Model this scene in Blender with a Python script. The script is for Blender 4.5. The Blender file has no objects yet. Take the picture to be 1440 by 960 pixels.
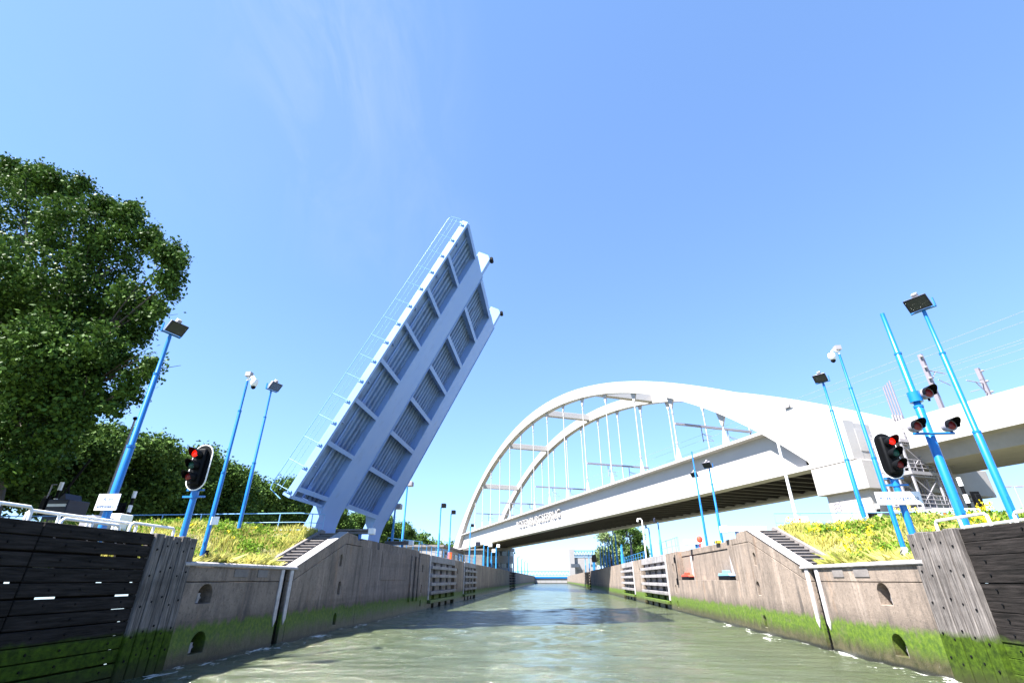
import bpy, bmesh, math, random
import numpy as np
from mathutils import Vector, Matrix, Euler
from mathutils.geometry import tessellate_polygon
random.seed(7); rng = np.random.default_rng(7)
R = math.radians
sc = bpy.context.scene
col = sc.collection

# ------------------------------------------------------------------ camera
CAM = Vector((0, 0, 2.64)); YAW = R(4.231); PITCH = R(26.326); FPX = 675.76
cd = bpy.data.cameras.new('camera'); cam = bpy.data.objects.new('camera', cd); col.objects.link(cam)
cd.sensor_width = 36; cd.sensor_fit = 'HORIZONTAL'; cd.lens = FPX / 1440 * 36
cd.clip_start = .1; cd.clip_end = 6000
cam.location = CAM; cam.rotation_euler = (R(90) + PITCH, 0, YAW)
sc.camera = cam
# ------------------------------------------------------------------ sky, sun, exposure
SUN_EL = R(56); SUN_AZ = Vector((-.775, -.63)).normalized()      # direction towards the sun (behind left)
w = bpy.data.worlds.new('World'); sc.world = w; w.use_nodes = True
nt = w.node_tree; N = nt.nodes; L = nt.links
bg = N['Background']; bg.inputs['Strength'].default_value = .088
sky = N.new('ShaderNodeTexSky'); sky.sky_type = 'NISHITA'; sky.sun_disc = False
sky.sun_elevation = SUN_EL; sky.sun_rotation = math.atan2(SUN_AZ.x, SUN_AZ.y)
sky.air_density = .85; sky.dust_density = .0; sky.ozone_density = 2.0
tc = N.new('ShaderNodeTexCoord')
mp = N.new('ShaderNodeMapping'); mp.inputs['Scale'].default_value = (2.6, 1.0, .9); mp.inputs['Rotation'].default_value = (0.3, .5, .35); mp.inputs['Location'].default_value = (.55, .1, .2)
n1 = N.new('ShaderNodeTexNoise'); n1.inputs['Scale'].default_value = 3.2; n1.inputs['Detail'].default_value = 9; n1.inputs['Roughness'].default_value = .62; n1.inputs['Distortion'].default_value = 1.0
n2 = N.new('ShaderNodeTexNoise'); n2.inputs['Scale'].default_value = 1.3; n2.inputs['Detail'].default_value = 3
r1 = N.new('ShaderNodeMapRange'); r1.inputs[1].default_value = .44; r1.inputs[2].default_value = .74
r2 = N.new('ShaderNodeMapRange'); r2.inputs[1].default_value = .3; r2.inputs[2].default_value = .55
mu = N.new('ShaderNodeMath'); mu.operation = 'MULTIPLY'
mu2 = N.new('ShaderNodeMath'); mu2.operation = 'MULTIPLY'; mu2.inputs[1].default_value = .62
mx = N.new('ShaderNodeMixRGB'); mx.inputs[2].default_value = (1.6, 1.9, 2.35, 1)
hs = N.new('ShaderNodeHueSaturation'); hs.inputs['Saturation'].default_value = 1.0; hs.inputs['Value'].default_value = 1.0
L.new(tc.outputs['Generated'], mp.inputs[0]); L.new(mp.outputs[0], n1.inputs[0]); L.new(tc.outputs['Generated'], n2.inputs[0])
L.new(n1.outputs[0], r1.inputs[0]); L.new(n2.outputs[0], r2.inputs[0]); L.new(r1.outputs[0], mu.inputs[0]); L.new(r2.outputs[0], mu.inputs[1])
sx = N.new('ShaderNodeSeparateXYZ'); L.new(tc.outputs['Generated'], sx.inputs[0])
rx = N.new('ShaderNodeMapRange'); rx.inputs[1].default_value = -.08; rx.inputs[2].default_value = -.36; L.new(sx.outputs[0], rx.inputs[0])
rz = N.new('ShaderNodeMapRange'); rz.inputs[1].default_value = .5; rz.inputs[2].default_value = .8; L.new(sx.outputs[2], rz.inputs[0])
mk = N.new('ShaderNodeMath'); mk.operation = 'MULTIPLY'; L.new(rx.outputs[0], mk.inputs[0]); L.new(rz.outputs[0], mk.inputs[1])
mk2 = N.new('ShaderNodeMath'); mk2.operation = 'MULTIPLY'; L.new(mk.outputs[0], mk2.inputs[0])
ad = N.new('ShaderNodeMath'); ad.operation = 'ADD'; ad.inputs[1].default_value = .16; L.new(mu.outputs[0], ad.inputs[0]); L.new(ad.outputs[0], mk2.inputs[1])
L.new(mk2.outputs[0], mu2.inputs[0]); L.new(mu2.outputs[0], mx.inputs[0]); gm = N.new('ShaderNodeGamma'); gm.inputs[1].default_value = .65
ml = N.new('ShaderNodeMixRGB'); ml.blend_type = 'MULTIPLY'; ml.inputs[0].default_value = 1; ml.inputs[2].default_value = (.71, .945, 1.3, 1)
L.new(sky.outputs[0], gm.inputs[0]); L.new(gm.outputs[0], ml.inputs[1]); L.new(ml.outputs[0], hs.inputs['Color']); L.new(hs.outputs[0], mx.inputs[1]); L.new(mx.outputs[0], bg.inputs[0])
sl = bpy.data.lights.new('sun', 'SUN'); so = bpy.data.objects.new('sun', sl); col.objects.link(so)
sl.energy = 5; sl.angle = R(.5); sl.color = (1, .96, .9)
sd = Vector((SUN_AZ.x * math.cos(SUN_EL), SUN_AZ.y * math.cos(SUN_EL), math.sin(SUN_EL)))
so.rotation_euler = (-sd).to_track_quat('-Z', 'Y').to_euler(); so.location = (0, 0, 80)
sc.view_settings.view_transform = 'Standard'; sc.view_settings.look = 'None'; sc.view_settings.gamma = 1
sc.view_settings.use_curve_mapping = False
sc.view_settings.exposure = 2.38

# ------------------------------------------------------------------ helpers: points
_F = Vector((-math.sin(YAW) * math.cos(PITCH), math.cos(YAW) * math.cos(PITCH), math.sin(PITCH)))
_R = Vector((math.cos(YAW), math.sin(YAW), 0)); _U = _R.cross(_F)
def ray(x, y): return _F + _R * ((x - 720) / FPX) - _U * ((y - 480) / FPX)
def at_x(x, y, X): d = ray(x, y); return CAM + d * (X / d.x)
def at_y(x, y, Y): d = ray(x, y); return CAM + d * (Y / d.y)
def z_at(x, y, X, Y):
    d = ray(x, y); return (CAM + d * (math.hypot(X, Y) / math.hypot(d.x, d.y))).z
BAZ = R(23.0)
BB = Vector((-math.sin(BAZ), math.cos(BAZ), 0)); BM = Vector((math.cos(BAZ), math.sin(BAZ), 0))
def BR(m, b, z): return BM * m + BB * b + Vector((0, 0, z))          # railway bridge frame
TILT = R(25.886)
LD = Vector((math.sin(TILT), 0, math.cos(TILT))); LN = Vector((math.cos(TILT), 0, -math.sin(TILT))); LO = Vector((-15.86, 0, 5.5))
def LF(s, wy, n): return LO + LD * s + LN * n + Vector((0, wy, 0))   # raised leaf frame
def WL(sd):                                                          # wall frame: along, up, into the bank
    if sd < 0: return lambda u, v, t: Vector((-12.6 - t, u, v))
    return lambda u, v, t: Vector((11.55 + t, u, v))

# ------------------------------------------------------------------ helpers: meshes
BASE = {}
class MB:
    def __init__(s, f=None): s.v = []; s.f = []; s.fn = f
    def add(s, vs, fs):
        k = len(s.v)
        s.v += [s.fn(*p) if s.fn else Vector(p) for p in vs]
        s.f += [tuple(i + k for i in q) for q in fs]
        return s
    def box(s, a, b):
        x0, y0, z0 = a; x1, y1, z1 = b
        return s.add([(x0,y0,z0),(x1,y0,z0),(x1,y1,z0),(x0,y1,z0),(x0,y0,z1),(x1,y0,z1),(x1,y1,z1),(x0,y1,z1)],
                     [(0,3,2,1),(4,5,6,7),(0,1,5,4),(1,2,6,5),(2,3,7,6),(3,0,4,7)])
    def bar(s, p, q, w_, h, up=(0,0,1)):
        p = Vector(p); q = Vector(q); d = (q - p).normalized(); u = Vector(up)
        a = d.cross(u)
        if a.length < 1e-4: a = d.cross(Vector((1,0,0)))
        a.normalize(); u = a.cross(d); a *= w_/2; u *= h/2
        return s.add([tuple(x) for x in (p-a-u, p+a-u, p+a+u, p-a+u, q-a-u, q+a-u, q+a+u, q-a+u)],
                     [(0,3,2,1),(4,5,6,7),(0,1,5,4),(1,2,6,5),(2,3,7,6),(3,0,4,7)])
    def tube(s, pts, r, seg=8, cap=True):
        pts = [Vector(p) for p in pts]; n = len(pts); rs = r if isinstance(r, (list, tuple)) else [r]*n
        vs = []; fs = []; pa = None
        for i, p in enumerate(pts):
            d = (pts[min(i+1, n-1)] - pts[max(i-1, 0)])
            d = d.normalized() if d.length > 1e-9 else Vector((0,0,1))
            if pa is None:
                a = d.cross(Vector((0,0,1)))
                if a.length < .05: a = d.cross(Vector((1,0,0)))
            else: a = pa - d * pa.dot(d)
            a.normalize(); pa = a; b = d.cross(a)
            for k in range(seg):
                t = 2*math.pi*k/seg; vs.append(tuple(p + (a*math.cos(t) + b*math.sin(t))*rs[i]))
        for i in range(n-1):
            for k in range(seg):
                k2 = (k+1) % seg; fs.append((i*seg+k, i*seg+k2, (i+1)*seg+k2, (i+1)*seg+k))
        if cap: fs.append(tuple(range(seg))[::-1]); fs.append(tuple((n-1)*seg+k for k in range(seg)))
        return s.add(vs, fs)
    def prism(s, outer, t0, t1, holes=(), conv=None):
        """polygon (u,v) with holes, swept from t0 to t1; conv maps (u,v,t) to frame coordinates"""
        conv = conv or (lambda u, v, t: (u, v, t))
        loops = [list(outer)] + [list(h) for h in holes]
        flat = [p for l in loops for p in l]; n = len(flat)
        tris = tessellate_polygon([[Vector((p[0], p[1], 0)) for p in l] for l in loops])
        vs = [conv(p[0], p[1], t0) for p in flat] + [conv(p[0], p[1], t1) for p in flat]
        fs = [tuple(t) for t in tris] + [tuple(i+n for i in t[::-1]) for t in tris]
        k = 0
        for l in loops:
            for i in range(len(l)):
                j = (i+1) % len(l); fs.append((k+i, k+j, n+k+j, n+k+i))
            k += len(l)
        return s.add(vs, fs)
    def lathe(s, prof, c, axis=(0,0,1), seg=16):
        c = Vector(c); ax = Vector(axis).normalized(); q = ax.to_track_quat('Z', 'Y')
        vs = []; fs = []
        for r, z in prof:
            for k in range(seg):
                t = 2*math.pi*k/seg; vs.append(tuple(c + q @ Vector((r*math.cos(t), r*math.sin(t), z))))
        for i in range(len(prof)-1):
            for k in range(seg):
                k2 = (k+1) % seg; fs.append((i*seg+k, i*seg+k2, (i+1)*seg+k2, (i+1)*seg+k))
        fs.append(tuple(range(seg))[::-1]); fs.append(tuple((len(prof)-1)*seg+k for k in range(seg)))
        return s.add(vs, fs)
    def build(s, name, m, parent=None, bevel=0, normals=True):
        me = bpy.data.meshes.new(name)
        if parent is not None: org = BASE[parent.name]
        else:
            P = np.array([tuple(v) for v in s.v]); org = Vector(((P[:,0].min()+P[:,0].max())/2, (P[:,1].min()+P[:,1].max())/2, P[:,2].min()))
        me.from_pydata([tuple(v - org) for v in s.v], [], s.f)
        if normals:
            bm = bmesh.new(); bm.from_mesh(me); bmesh.ops.recalc_face_normals(bm, faces=bm.faces); bm.to_mesh(me); bm.free()
        me.polygons.foreach_set('use_smooth', [True]*len(me.polygons)); me.set_sharp_from_angle(angle=R(38))
        me.materials.append(m)
        o = bpy.data.objects.new(name, me); col.objects.link(o)
        if parent is not None: o.parent = parent; BASE[o.name] = org
        else: o.location = org; BASE[o.name] = org
        if bevel:
            b = o.modifiers.new('bevel', 'BEVEL'); b.width = bevel; b.segments = 2; b.limit_method = 'ANGLE'; b.angle_limit = R(40)
        return o
def tag(o, label=None, cat=None, group=None, kind=None):
    if label: o['label'] = label
    if cat: o['category'] = cat
    if group: o['group'] = group
    if kind: o['kind'] = kind
    return o
def thing(name, loc, label, cat, group=None):
    o = bpy.data.objects.new(name, None); col.objects.link(o); o.location = loc; o.empty_display_size = .5
    BASE[o.name] = Vector(loc); return tag(o, label, cat, group)
def text_mesh(s, size, depth, bold=0.0):
    c = bpy.data.curves.new('txt', 'FONT'); c.body = s; c.size = size; c.extrude = depth/2; c.resolution_u = 3; c.offset = bold
    o = bpy.data.objects.new('txt', c); col.objects.link(o)
    bpy.context.view_layer.update()
    me = o.to_mesh(); vs = [tuple(v.co) for v in me.vertices]; fs = [tuple(p.vertices) for p in me.polygons]
    o.to_mesh_clear(); bpy.data.objects.remove(o); bpy.data.curves.remove(c)
    return vs, fs
def raw(name, verts, faces, m, org=(0,0,0), parent=None):
    me = bpy.data.meshes.new(name); verts = np.asarray(verts, dtype=np.float32) - np.array(org, dtype=np.float32); faces = np.asarray(faces, dtype=np.int32)
    k = faces.shape[1]
    me.vertices.add(len(verts)); me.vertices.foreach_set('co', verts.ravel())
    me.loops.add(faces.size); me.loops.foreach_set('vertex_index', faces.ravel())
    me.polygons.add(len(faces)); me.polygons.foreach_set('loop_start', np.arange(0, faces.size, k, dtype=np.int32))
    try: me.polygons.foreach_set('loop_total', np.full(len(faces), k, dtype=np.int32))
    except Exception: pass
    me.update(); me.validate(); me.materials.append(m)
    o = bpy.data.objects.new(name, me); col.objects.link(o)
    if parent is not None: o.parent = parent
    else: o.location = org
    BASE[o.name] = Vector(org); return o

# ------------------------------------------------------------------ materials
def mat(name, c, rough=.5, metal=0, var=.12, vs=3.0, bump=0, bs=20, spec=.5, emit=None, es=1, coat=0):
    m = bpy.data.materials.new(name); m.use_nodes = True; n = m.node_tree.nodes; l = m.node_tree.links
    b = n['Principled BSDF']; b.inputs['Roughness'].default_value = rough; b.inputs['Metallic'].default_value = metal
    b.inputs['Specular IOR Level'].default_value = spec; b.inputs['Coat Weight'].default_value = coat
    b.inputs['Base Color'].default_value = (*c, 1)
    if emit: b.inputs['Emission Color'].default_value = (*emit, 1); b.inputs['Emission Strength'].default_value = es
    if var or bump: t = n.new('ShaderNodeTexCoord')
    if var:
        x = n.new('ShaderNodeTexNoise'); x.inputs['Scale'].default_value = vs; x.inputs['Detail'].default_value = 6; x.inputs['Roughness'].default_value = .65
        r = n.new('ShaderNodeValToRGB'); e = r.color_ramp.elements
        e[0].position = .3; e[1].position = .7
        e[0].color = (*[max(0, k*(1-var)) for k in c], 1); e[1].color = (*[min(1, k*(1+var)) for k in c], 1)
        l.new(t.outputs['Object'], x.inputs[0]); l.new(x.outputs[0], r.inputs[0]); l.new(r.outputs[0], b.inputs['Base Color'])
    if bump:
        y = n.new('ShaderNodeTexNoise'); y.inputs['Scale'].default_value = bs; y.inputs['Detail'].default_value = 5
        u = n.new('ShaderNodeBump'); u.inputs['Strength'].default_value = bump; u.inputs['Distance'].default_value = .02
        l.new(t.outputs['Object'], y.inputs[0]); l.new(y.outputs[0], u.inputs['Height']); l.new(u.outputs[0], b.inputs['Normal'])
    return m
class NT:
    """little node-graph helper"""
    def __init__(s, name):
        s.m = bpy.data.materials.new(name); s.m.use_nodes = True; s.n = s.m.node_tree.nodes; s.l = s.m.node_tree.links; s.b = s.n['Principled BSDF']
        g = s.n.new('ShaderNodeNewGeometry'); s.pos = g.outputs['Position']; s.geo = g
        x = s.n.new('ShaderNodeSeparateXYZ'); s.l.new(s.pos, x.inputs[0]); s.x, s.y, s.z = x.outputs
    def noise(s, scale, detail=5, rough=.6, vec=None, sc3=None, dist=0):
        k = s.n.new('ShaderNodeTexNoise'); k.inputs['Scale'].default_value = scale; k.inputs['Detail'].default_value = detail; k.inputs['Roughness'].default_value = rough; k.inputs['Distortion'].default_value = dist
        v = vec or s.pos
        if sc3:
            mpp = s.n.new('ShaderNodeMapping'); mpp.inputs['Scale'].default_value = sc3; s.l.new(v, mpp.inputs[0]); v = mpp.outputs[0]
        s.l.new(v, k.inputs[0]); return k.outputs[0]
    def rng(s, v, a, b, c=0, d=1):
        k = s.n.new('ShaderNodeMapRange'); k.inputs[1].default_value = a; k.inputs[2].default_value = b; k.inputs[3].default_value = c; k.inputs[4].default_value = d
        s.l.new(v, k.inputs[0]); return k.outputs[0]
    def op(s, o, a, b=None):
        k = s.n.new('ShaderNodeMath'); k.operation = o
        for i, q in enumerate((a, b)):
            if q is None: continue
            if isinstance(q, (int, float)): k.inputs[i].default_value = q
            else: s.l.new(q, k.inputs[i])
        return k.outputs[0]
    def mix(s, f, a, b, mode='MIX'):
        k = s.n.new('ShaderNodeMixRGB'); k.blend_type = mode
        for i, q in enumerate((f, a, b)):
            if isinstance(q, (int, float)): k.inputs[i].default_value = q
            elif isinstance(q, tuple): k.inputs[i].default_value = (*q, 1)
            else: s.l.new(q, k.inputs[i])
        return k.outputs[0]
    def bump(s, h, strength=.4, dist=.03, target=None):
        k = s.n.new('ShaderNodeBump'); k.inputs['Strength'].default_value = strength; k.inputs['Distance'].default_value = dist
        s.l.new(h, k.inputs['Height']); s.l.new(k.outputs[0], (target or s.b).inputs['Normal'])
    def set(s, k, v):
        if isinstance(v, tuple): s.b.inputs[k].default_value = (*v, 1)
        elif isinstance(v, (int, float)): s.b.inputs[k].default_value = v
        else: s.l.new(v, s.b.inputs[k])

def wall_mat(name, base, dark, moss=True, wood=False):
    t = NT(name)
    big = t.noise(.55, 6, .65); fine = t.noise(5, 6, .7)
    streak = t.noise(1.0, 6, .6, sc3=(1.7, 1.7, .2), dist=.8); streak2 = t.noise(1.0, 5, .7, sc3=(.9, .9, .05))
    c = t.mix(t.rng(big, .32, .68), base, tuple(k*.72 for k in base))
    c = t.mix(t.rng(fine, .4, .75, 0, .5), c, tuple(min(1, k*1.25) for k in base))
    c = t.mix(t.rng(streak, .52, .7, 0, .72), c, dark)
    c = t.mix(t.rng(t.noise(.45, 7, .78, sc3=(1, 1, .6)), .5, .62, 0, .7), c, tuple(k*.45 for k in base))
    c = t.mix(t.rng(t.noise(.6, 7, .75, sc3=(1.2, 1.2, .5), dist=.5), .55, .66, 0, .6), c, (min(1, base[0]*1.55), min(1, base[1]*1.5), min(1, base[2]*1.45)))
    c = t.mix(t.rng(streak2, .56, .7, 0, .7), c, tuple(min(1, k*1.5+.05) for k in base))
    rust = t.noise(.8, 5, .6, sc3=(1.3, 1.3, .35))
    c = t.mix(t.rng(t.noise(9, 7, .8), .54, .64, 0, .7), c, dark)
    c = t.mix(t.rng(t.noise(14, 5, .8), .62, .7, 0, .5), c, tuple(min(1, k*1.6) for k in base))
    lines = t.noise(1.0, 4, .6, sc3=(.05, .05, 3.2)); c = t.mix(t.rng(lines, .58, .66, 0, .3), c, tuple(k*.5 for k in base))
    c = t.mix(t.rng(rust, .6, .75, 0, .38), c, (.36, .2, .1))
    if moss:
        e = t.op('ADD', t.z, t.op('MULTIPLY', t.op('SUBTRACT', t.noise(1.3, 8, .72, sc3=(1.4, 1.4, .45)), .5), 1.0))
        damp = t.rng(e, 1.75, 1.2)
        c = t.mix(t.op('MULTIPLY', damp, .45), c, tuple(k*.3 for k in dark))
        gm = t.op('MULTIPLY', t.rng(e, 1.3, 1.1), t.rng(t.noise(2.2, 6, .7), .3, .45, .45, 1))
        green = t.mix(t.rng(t.noise(7, 4), .35, .7), (.035, .075, .004), (.10, .16, .006))
        c = t.mix(gm, c, green)
        lo = t.rng(e, .72, .3); slime = t.mix(t.rng(t.noise(2.5, 6, .7), .35, .65), (.085, .074, .04), (.03, .031, .012))
        c = t.mix(lo, c, slime)
        wet = t.rng(t.op('ADD', t.z, t.op('MULTIPLY', t.noise(1.5), .12)), .22, .12)
        c = t.mix(wet, c, (.018, .018, .014))
        t.set('Roughness', t.rng(e, .2, 1.3, .35, .88))
    else: t.set('Roughness', .88)
    t.set('Base Color', c); t.bump(t.op('ADD', fine, t.op('MULTIPLY', t.noise(28, 3), .5)), .55, .035)
    return t.m
M = {}
M['concrete'] = wall_mat('weathered_concrete', (.215, .17, .138), (.034, .029, .028))
M['cope'] = mat('worn_steel_cope', (.3, .28, .28), .6, 0, .3, 4, .3, 15)
M['pale_steel'] = mat('pale_strip', (.4, .38, .39), .5, .1, .3, 3, .2, 12)
M['white_concrete'] = mat('white_bridge_paint', (.36, .345, .335), .45, 0, .03, .4)
M['pier'] = mat('pale_pier_concrete', (.36, .34, .33), .75, 0, .08, .8, .15, 12)
M['grey_concrete'] = mat('grey_viaduct_concrete', (.24, .23, .22), .8, 0, .12, .7, .2, 10)
M['deck_under'] = mat('deck_underside_steel', (.07, .062, .056), .6, 0, .15, 1)
M['blue_pole'] = mat('bright_blue_paint', (.004, .13, .42), .35, 0, .06, 4, coat=.2)
M['far_blue'] = mat('lock_blue_paint', (.02, .18, .42), .45, 0, .06, 4)
M['leaf_blue'] = mat('pale_blue_bridge_paint', (.11, .275, .85), .42, 0, .07, .8, .05, 6)
t = NT('pale_blue_bridge_paint'); gr = t.noise(1.0, 6, .7, sc3=(1.6, 1.6, .22)); bl = t.noise(.7, 5, .65)
c_ = t.mix(t.rng(bl, .35, .7), (.165, .30, .63), (.19, .32, .63)); c_ = t.mix(t.rng(gr, .56, .78, 0, .38), c_, (.08, .125, .2)); c_ = t.mix(t.rng(t.noise(3.1, 6, .75), .66, .8, 0, .45), c_, (.2, .26, .36))
t.set('Base Color', c_); t.set('Roughness', .5); t.bump(t.noise(2.2, 4), .06, .03); M['leaf_blue'] = t.m
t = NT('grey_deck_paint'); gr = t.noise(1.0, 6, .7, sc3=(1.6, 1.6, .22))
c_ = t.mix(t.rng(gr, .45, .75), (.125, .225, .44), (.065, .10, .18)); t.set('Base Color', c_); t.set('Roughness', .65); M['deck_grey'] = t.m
M['rail_blue'] = mat('rail_light_blue', (.16, .34, .6), .4, 0, .05, 3)
M['far_truss'] = mat('pale_truss_blue', (.10, .27, .42), .5, 0, .05, 3)
M['white'] = mat('white_paint', (.8, .8, .8), .45, 0, .06, 4)
M['black'] = mat('black_plastic', (.003, .0034, .0045), .6, 0, .2, 6, spec=.12)
M['glass_dark'] = mat('lamp_glass', (.035, .037, .036), .15, 0, .15, 3, spec=.5)
M['galv'] = mat('galvanised_steel', (.24, .23, .255), .5, 0, .15, 5)
M['lilac_tube'] = mat('pale_tube', (.165, .15, .17), .5, 0, .06, 4)
M['red_on'] = mat('lit_red_lens', (.4, .01, .005), .3, 0, 0, emit=(1, .012, .003), es=.3)
M['red_off'] = mat('dark_red_lens', (.15, .005, .007), .5, 0, 0)
M['green_off'] = mat('dark_green_lens', (.0, .06, .045), .5, 0, 0)
M['red_paint'] = mat('red_paint', (.75, .06, .03), .5, 0, .1)
M['orange'] = mat('orange_cabinet', (.8, .1, .01), .5, 0, .1)
M['yellow'] = mat('yellow_paint', (.75, .55, .03), .5, 0, .1)
M['navy'] = mat('navy_paint', (.003, .005, .02), .5, 0, .1)
M['sign_ink'] = mat('sign_blue_ink', (.008, .05, .17), .6, 0, 0)
M['grey_ink'] = mat('grey_letters', (.17, .16, .2), .6, 0, 0)
M['far_white'] = mat('white_render', (.22, .215, .22), .7, 0, .06, .3)
M['win'] = mat('window_glass', (.05, .06, .08), .1, 0, .2, 2, spec=.7)
M['stone'] = mat('grey_slab', (.15, .135, .13), .85, 0, .25, 2, .3, 12)
M['fender'] = wall_mat('weathered_fender_timber', (.26, .25, .26), (.1, .09, .09))
M['bark'] = mat('tree_bark', (.055, .045, .035), .9, 0, .3, 4, .5, 12)
def timber(name, a, b, along):
    t = NT(name)
    s3 = (14, .9, 14) if along == 'y' else (14, 14, .9)
    g = t.noise(1.2, 6, .65, sc3=s3); big = t.noise(.9, 4, .6, sc3=(1, .5, 1.5))
    c = t.mix(t.rng(g, .35, .7), a, b); c = t.mix(t.rng(big, .45, .75, 0, .6), c, tuple(k*.55 for k in a))
    e = t.op('ADD', t.z, t.op('MULTIPLY', t.op('SUBTRACT', t.noise(1.1, 6, .65), .5), .6))
    green = t.mix(t.rng(t.noise(6, 5, .7), .35, .65), (.013, .028, .002), (.05, .09, .005))
    c = t.mix(t.rng(e, 1.3, 1.12), c, green)
    c = t.mix(t.rng(e, .55, .1), c, (.03, .035, .012))
    t.set('Base Color', c); t.set('Roughness', .85); t.b.inputs['Specular IOR Level'].default_value = .15; t.bump(g, .6, .03); return t.m
M['plank'] = timber('dark_tarred_planks', (.004, .0036, .0034), (.030, .0255, .0245), 'y')
M['post'] = timber('grey_timber_posts', (.05, .044, .042), (.22, .20, .19), 'z')

def leaf_mat(name, c0, c1, trans=.35):
    t = NT(name)
    ri = t.geo.outputs['Random Per Island']; cl = t.noise(.45, 3)
    c = t.mix(ri, c0, c1); c = t.mix(t.rng(cl, .4, .65, 0, .4), c, tuple(min(1, k*1.3) for k in c1))
    t.set('Base Color', c); t.set('Roughness', .5); t.b.inputs['Specular IOR Level'].default_value = .06
    tr = t.n.new('ShaderNodeBsdfTranslucent'); ms = t.n.new('ShaderNodeMixShader'); ms.inputs[0].default_value = trans
    t.l.new(c, tr.inputs[0]); t.l.new(t.b.outputs[0], ms.inputs[1]); t.l.new(tr.outputs[0], ms.inputs[2])
    t.l.new(ms.outputs[0], t.n['Material Output'].inputs[0]); return t.m
M['leaf'] = leaf_mat('poplar_leaves', (.011, .028, .005), (.062, .118, .022), .12)
M['leaf2'] = leaf_mat('row_leaves', (.022, .052, .012), (.08, .14, .03), .12)
M['leaf3'] = leaf_mat('willow_leaves', (.07, .11, .04), (.19, .25, .11), .25)
M['grass'] = leaf_mat('dry_grass', (.15, .22, .025), (.56, .49, .16), .35)
M['herb'] = leaf_mat('green_herbs', (.05, .12, .01), (.16, .26, .03), .35)
M['petal'] = mat('yellow_petals', (.85, .68, .01), .6, 0, .1)

# water
t = NT('silty_canal_water')
murk = t.mix(t.rng(t.noise(.22, 4), .35, .65), (.042, .054, .024), (.066, .079, .042))
foam_n = t.noise(1.1, 8, .72, sc3=(1.6, .55, 1), dist=.6)
edge = t.op('MAXIMUM', t.rng(t.x, -10.6, -12.4), t.rng(t.x, 9.6, 11.4))
nearm = t.rng(t.y, 75, 30)
fthr = t.op('SUBTRACT', .71, t.op('MULTIPLY', t.op('MULTIPLY', edge, nearm), .17))
foam = t.op('MULTIPLY', t.rng(t.op('SUBTRACT', foam_n, fthr), 0, .035), .8)
t.set('Base Color', t.mix(foam, murk, (.75, .76, .74))); t.set('Roughness', t.rng(foam, 0, 1, .09, .7)); t.set('IOR', 1.8); t.set('Specular IOR Level', .5)
h = t.op('ADD', t.op('MULTIPLY', t.noise(.55, 3, .5, sc3=(.6, 1.5, 1)), 1.0), t.op('ADD', t.op('MULTIPLY', t.noise(1.9, 4, .55, sc3=(.7, 1.4, 1)), .42), t.op('MULTIPLY', t.noise(5.0, 5, .62, sc3=(.7, 1.7, 1)), .3)))
t.bump(h, .9, .5)
M['water'] = t.m
t = NT('bank_earth'); t.set('Base Color', t.mix(t.rng(t.noise(.8, 6), .35, .65), (.10, .10, .05), (.14, .135, .075))); t.set('Roughness', .95); M['earth'] = t.m

# ------------------------------------------------------------------ setting: water and banks
def smooth(x): x = max(0, min(1, x)); return x*x*(3-2*x)
xs = np.linspace(-12.9, 11.85, 170); ys = np.concatenate([np.arange(-60, 6, 6), np.arange(6, 14, 1), np.arange(14, 62, .13), np.arange(62, 140, .4), np.arange(140, 421, 5)])
X, Y = np.meshgrid(xs, ys)
Zw = np.zeros_like(X)
amp = .55 + .45*np.sin(X*.23+Y*.11+.6)*np.sin(Y*.17-X*.31)          # calmer and rougher patches
for k in range(46):
    lam = math.exp(rng.uniform(math.log(.55), math.log(4.2))); th = rng.normal(math.pi/2, .75); ph = rng.uniform(0, 6.28); a = .0042*lam
    fade = np.clip((lam*55-Y)/(lam*25), 0, 1)
    Zw += a*fade*np.sin((X*math.cos(th) + Y*math.sin(th))*2*math.pi/lam + ph + .7*np.sin(X*.4+Y*.23+k))
Zw *= amp
nx, ny = len(xs), len(ys)
idx = np.arange(nx*ny).reshape(ny, nx)
q = np.stack([idx[:-1,:-1], idx[:-1,1:], idx[1:,1:], idx[1:,:-1]], -1).reshape(-1, 4)
wo = raw('water', np.stack([X, Y, Zw], -1).reshape(-1, 3), q, M['water']); wo.data.polygons.foreach_set('use_smooth', [True]*len(wo.data.polygons)); tag(wo, kind='structure')
def ground_z(ax, y):
    """height of the bank at distance ax behind the wall face and y along the lock"""
    z = 3.12 + 2.2*smooth((y-18.3)/10.0)
    if y > 31: z = 5.32 - .5*smooth((y-31)/4)
    zs = 3.14 + 2.12*max(0, min(1, (y-25.0)/6))
    k = smooth((ax-1.75)/5)
    if y < 31: z = zs*(1-k) + z*k
    if ax < 1.65 and 24.6 < y < 33.4: z = 2.75
    if ax < 1.7 and y >= 33: z = 4.7
    return z
for sd in (-1, 1):
    f = WL(sd)
    us = [-120, -20, 0, 8, 12, 16, 17, 18, 19, 20, 21, 22, 23, 24, 24.55, 24.65, 25, 26, 27, 28, 29, 30, 31, 32, 33, 33.4, 34, 36, 45, 80, 150, 300, 420, 700, 3000]
    ts = [.55, 1.0, 1.45, 1.6, 1.72, 2.3, 2.92, 3.6, 4.3, 5, 7, 10, 15, 25, 50, 120, 400, 3000]
    g = MB(f); vs = []; fs = []
    for u in us:
        for tt in ts: vs.append((u, ground_z(tt, u), tt))
    n = len(ts)
    for i in range(len(us)-1):
        for j in range(n-1): fs.append((i*n+j, i*n+j+1, (i+1)*n+j+1, (i+1)*n+j))
    o = g.add(vs, fs).build('ground', M['earth']); tag(o, kind='structure')
o = MB().box((-12.6, 420, -1), (11.55, 900, 4.6)).build('far_ground', M['earth']); tag(o, kind='structure')

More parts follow.
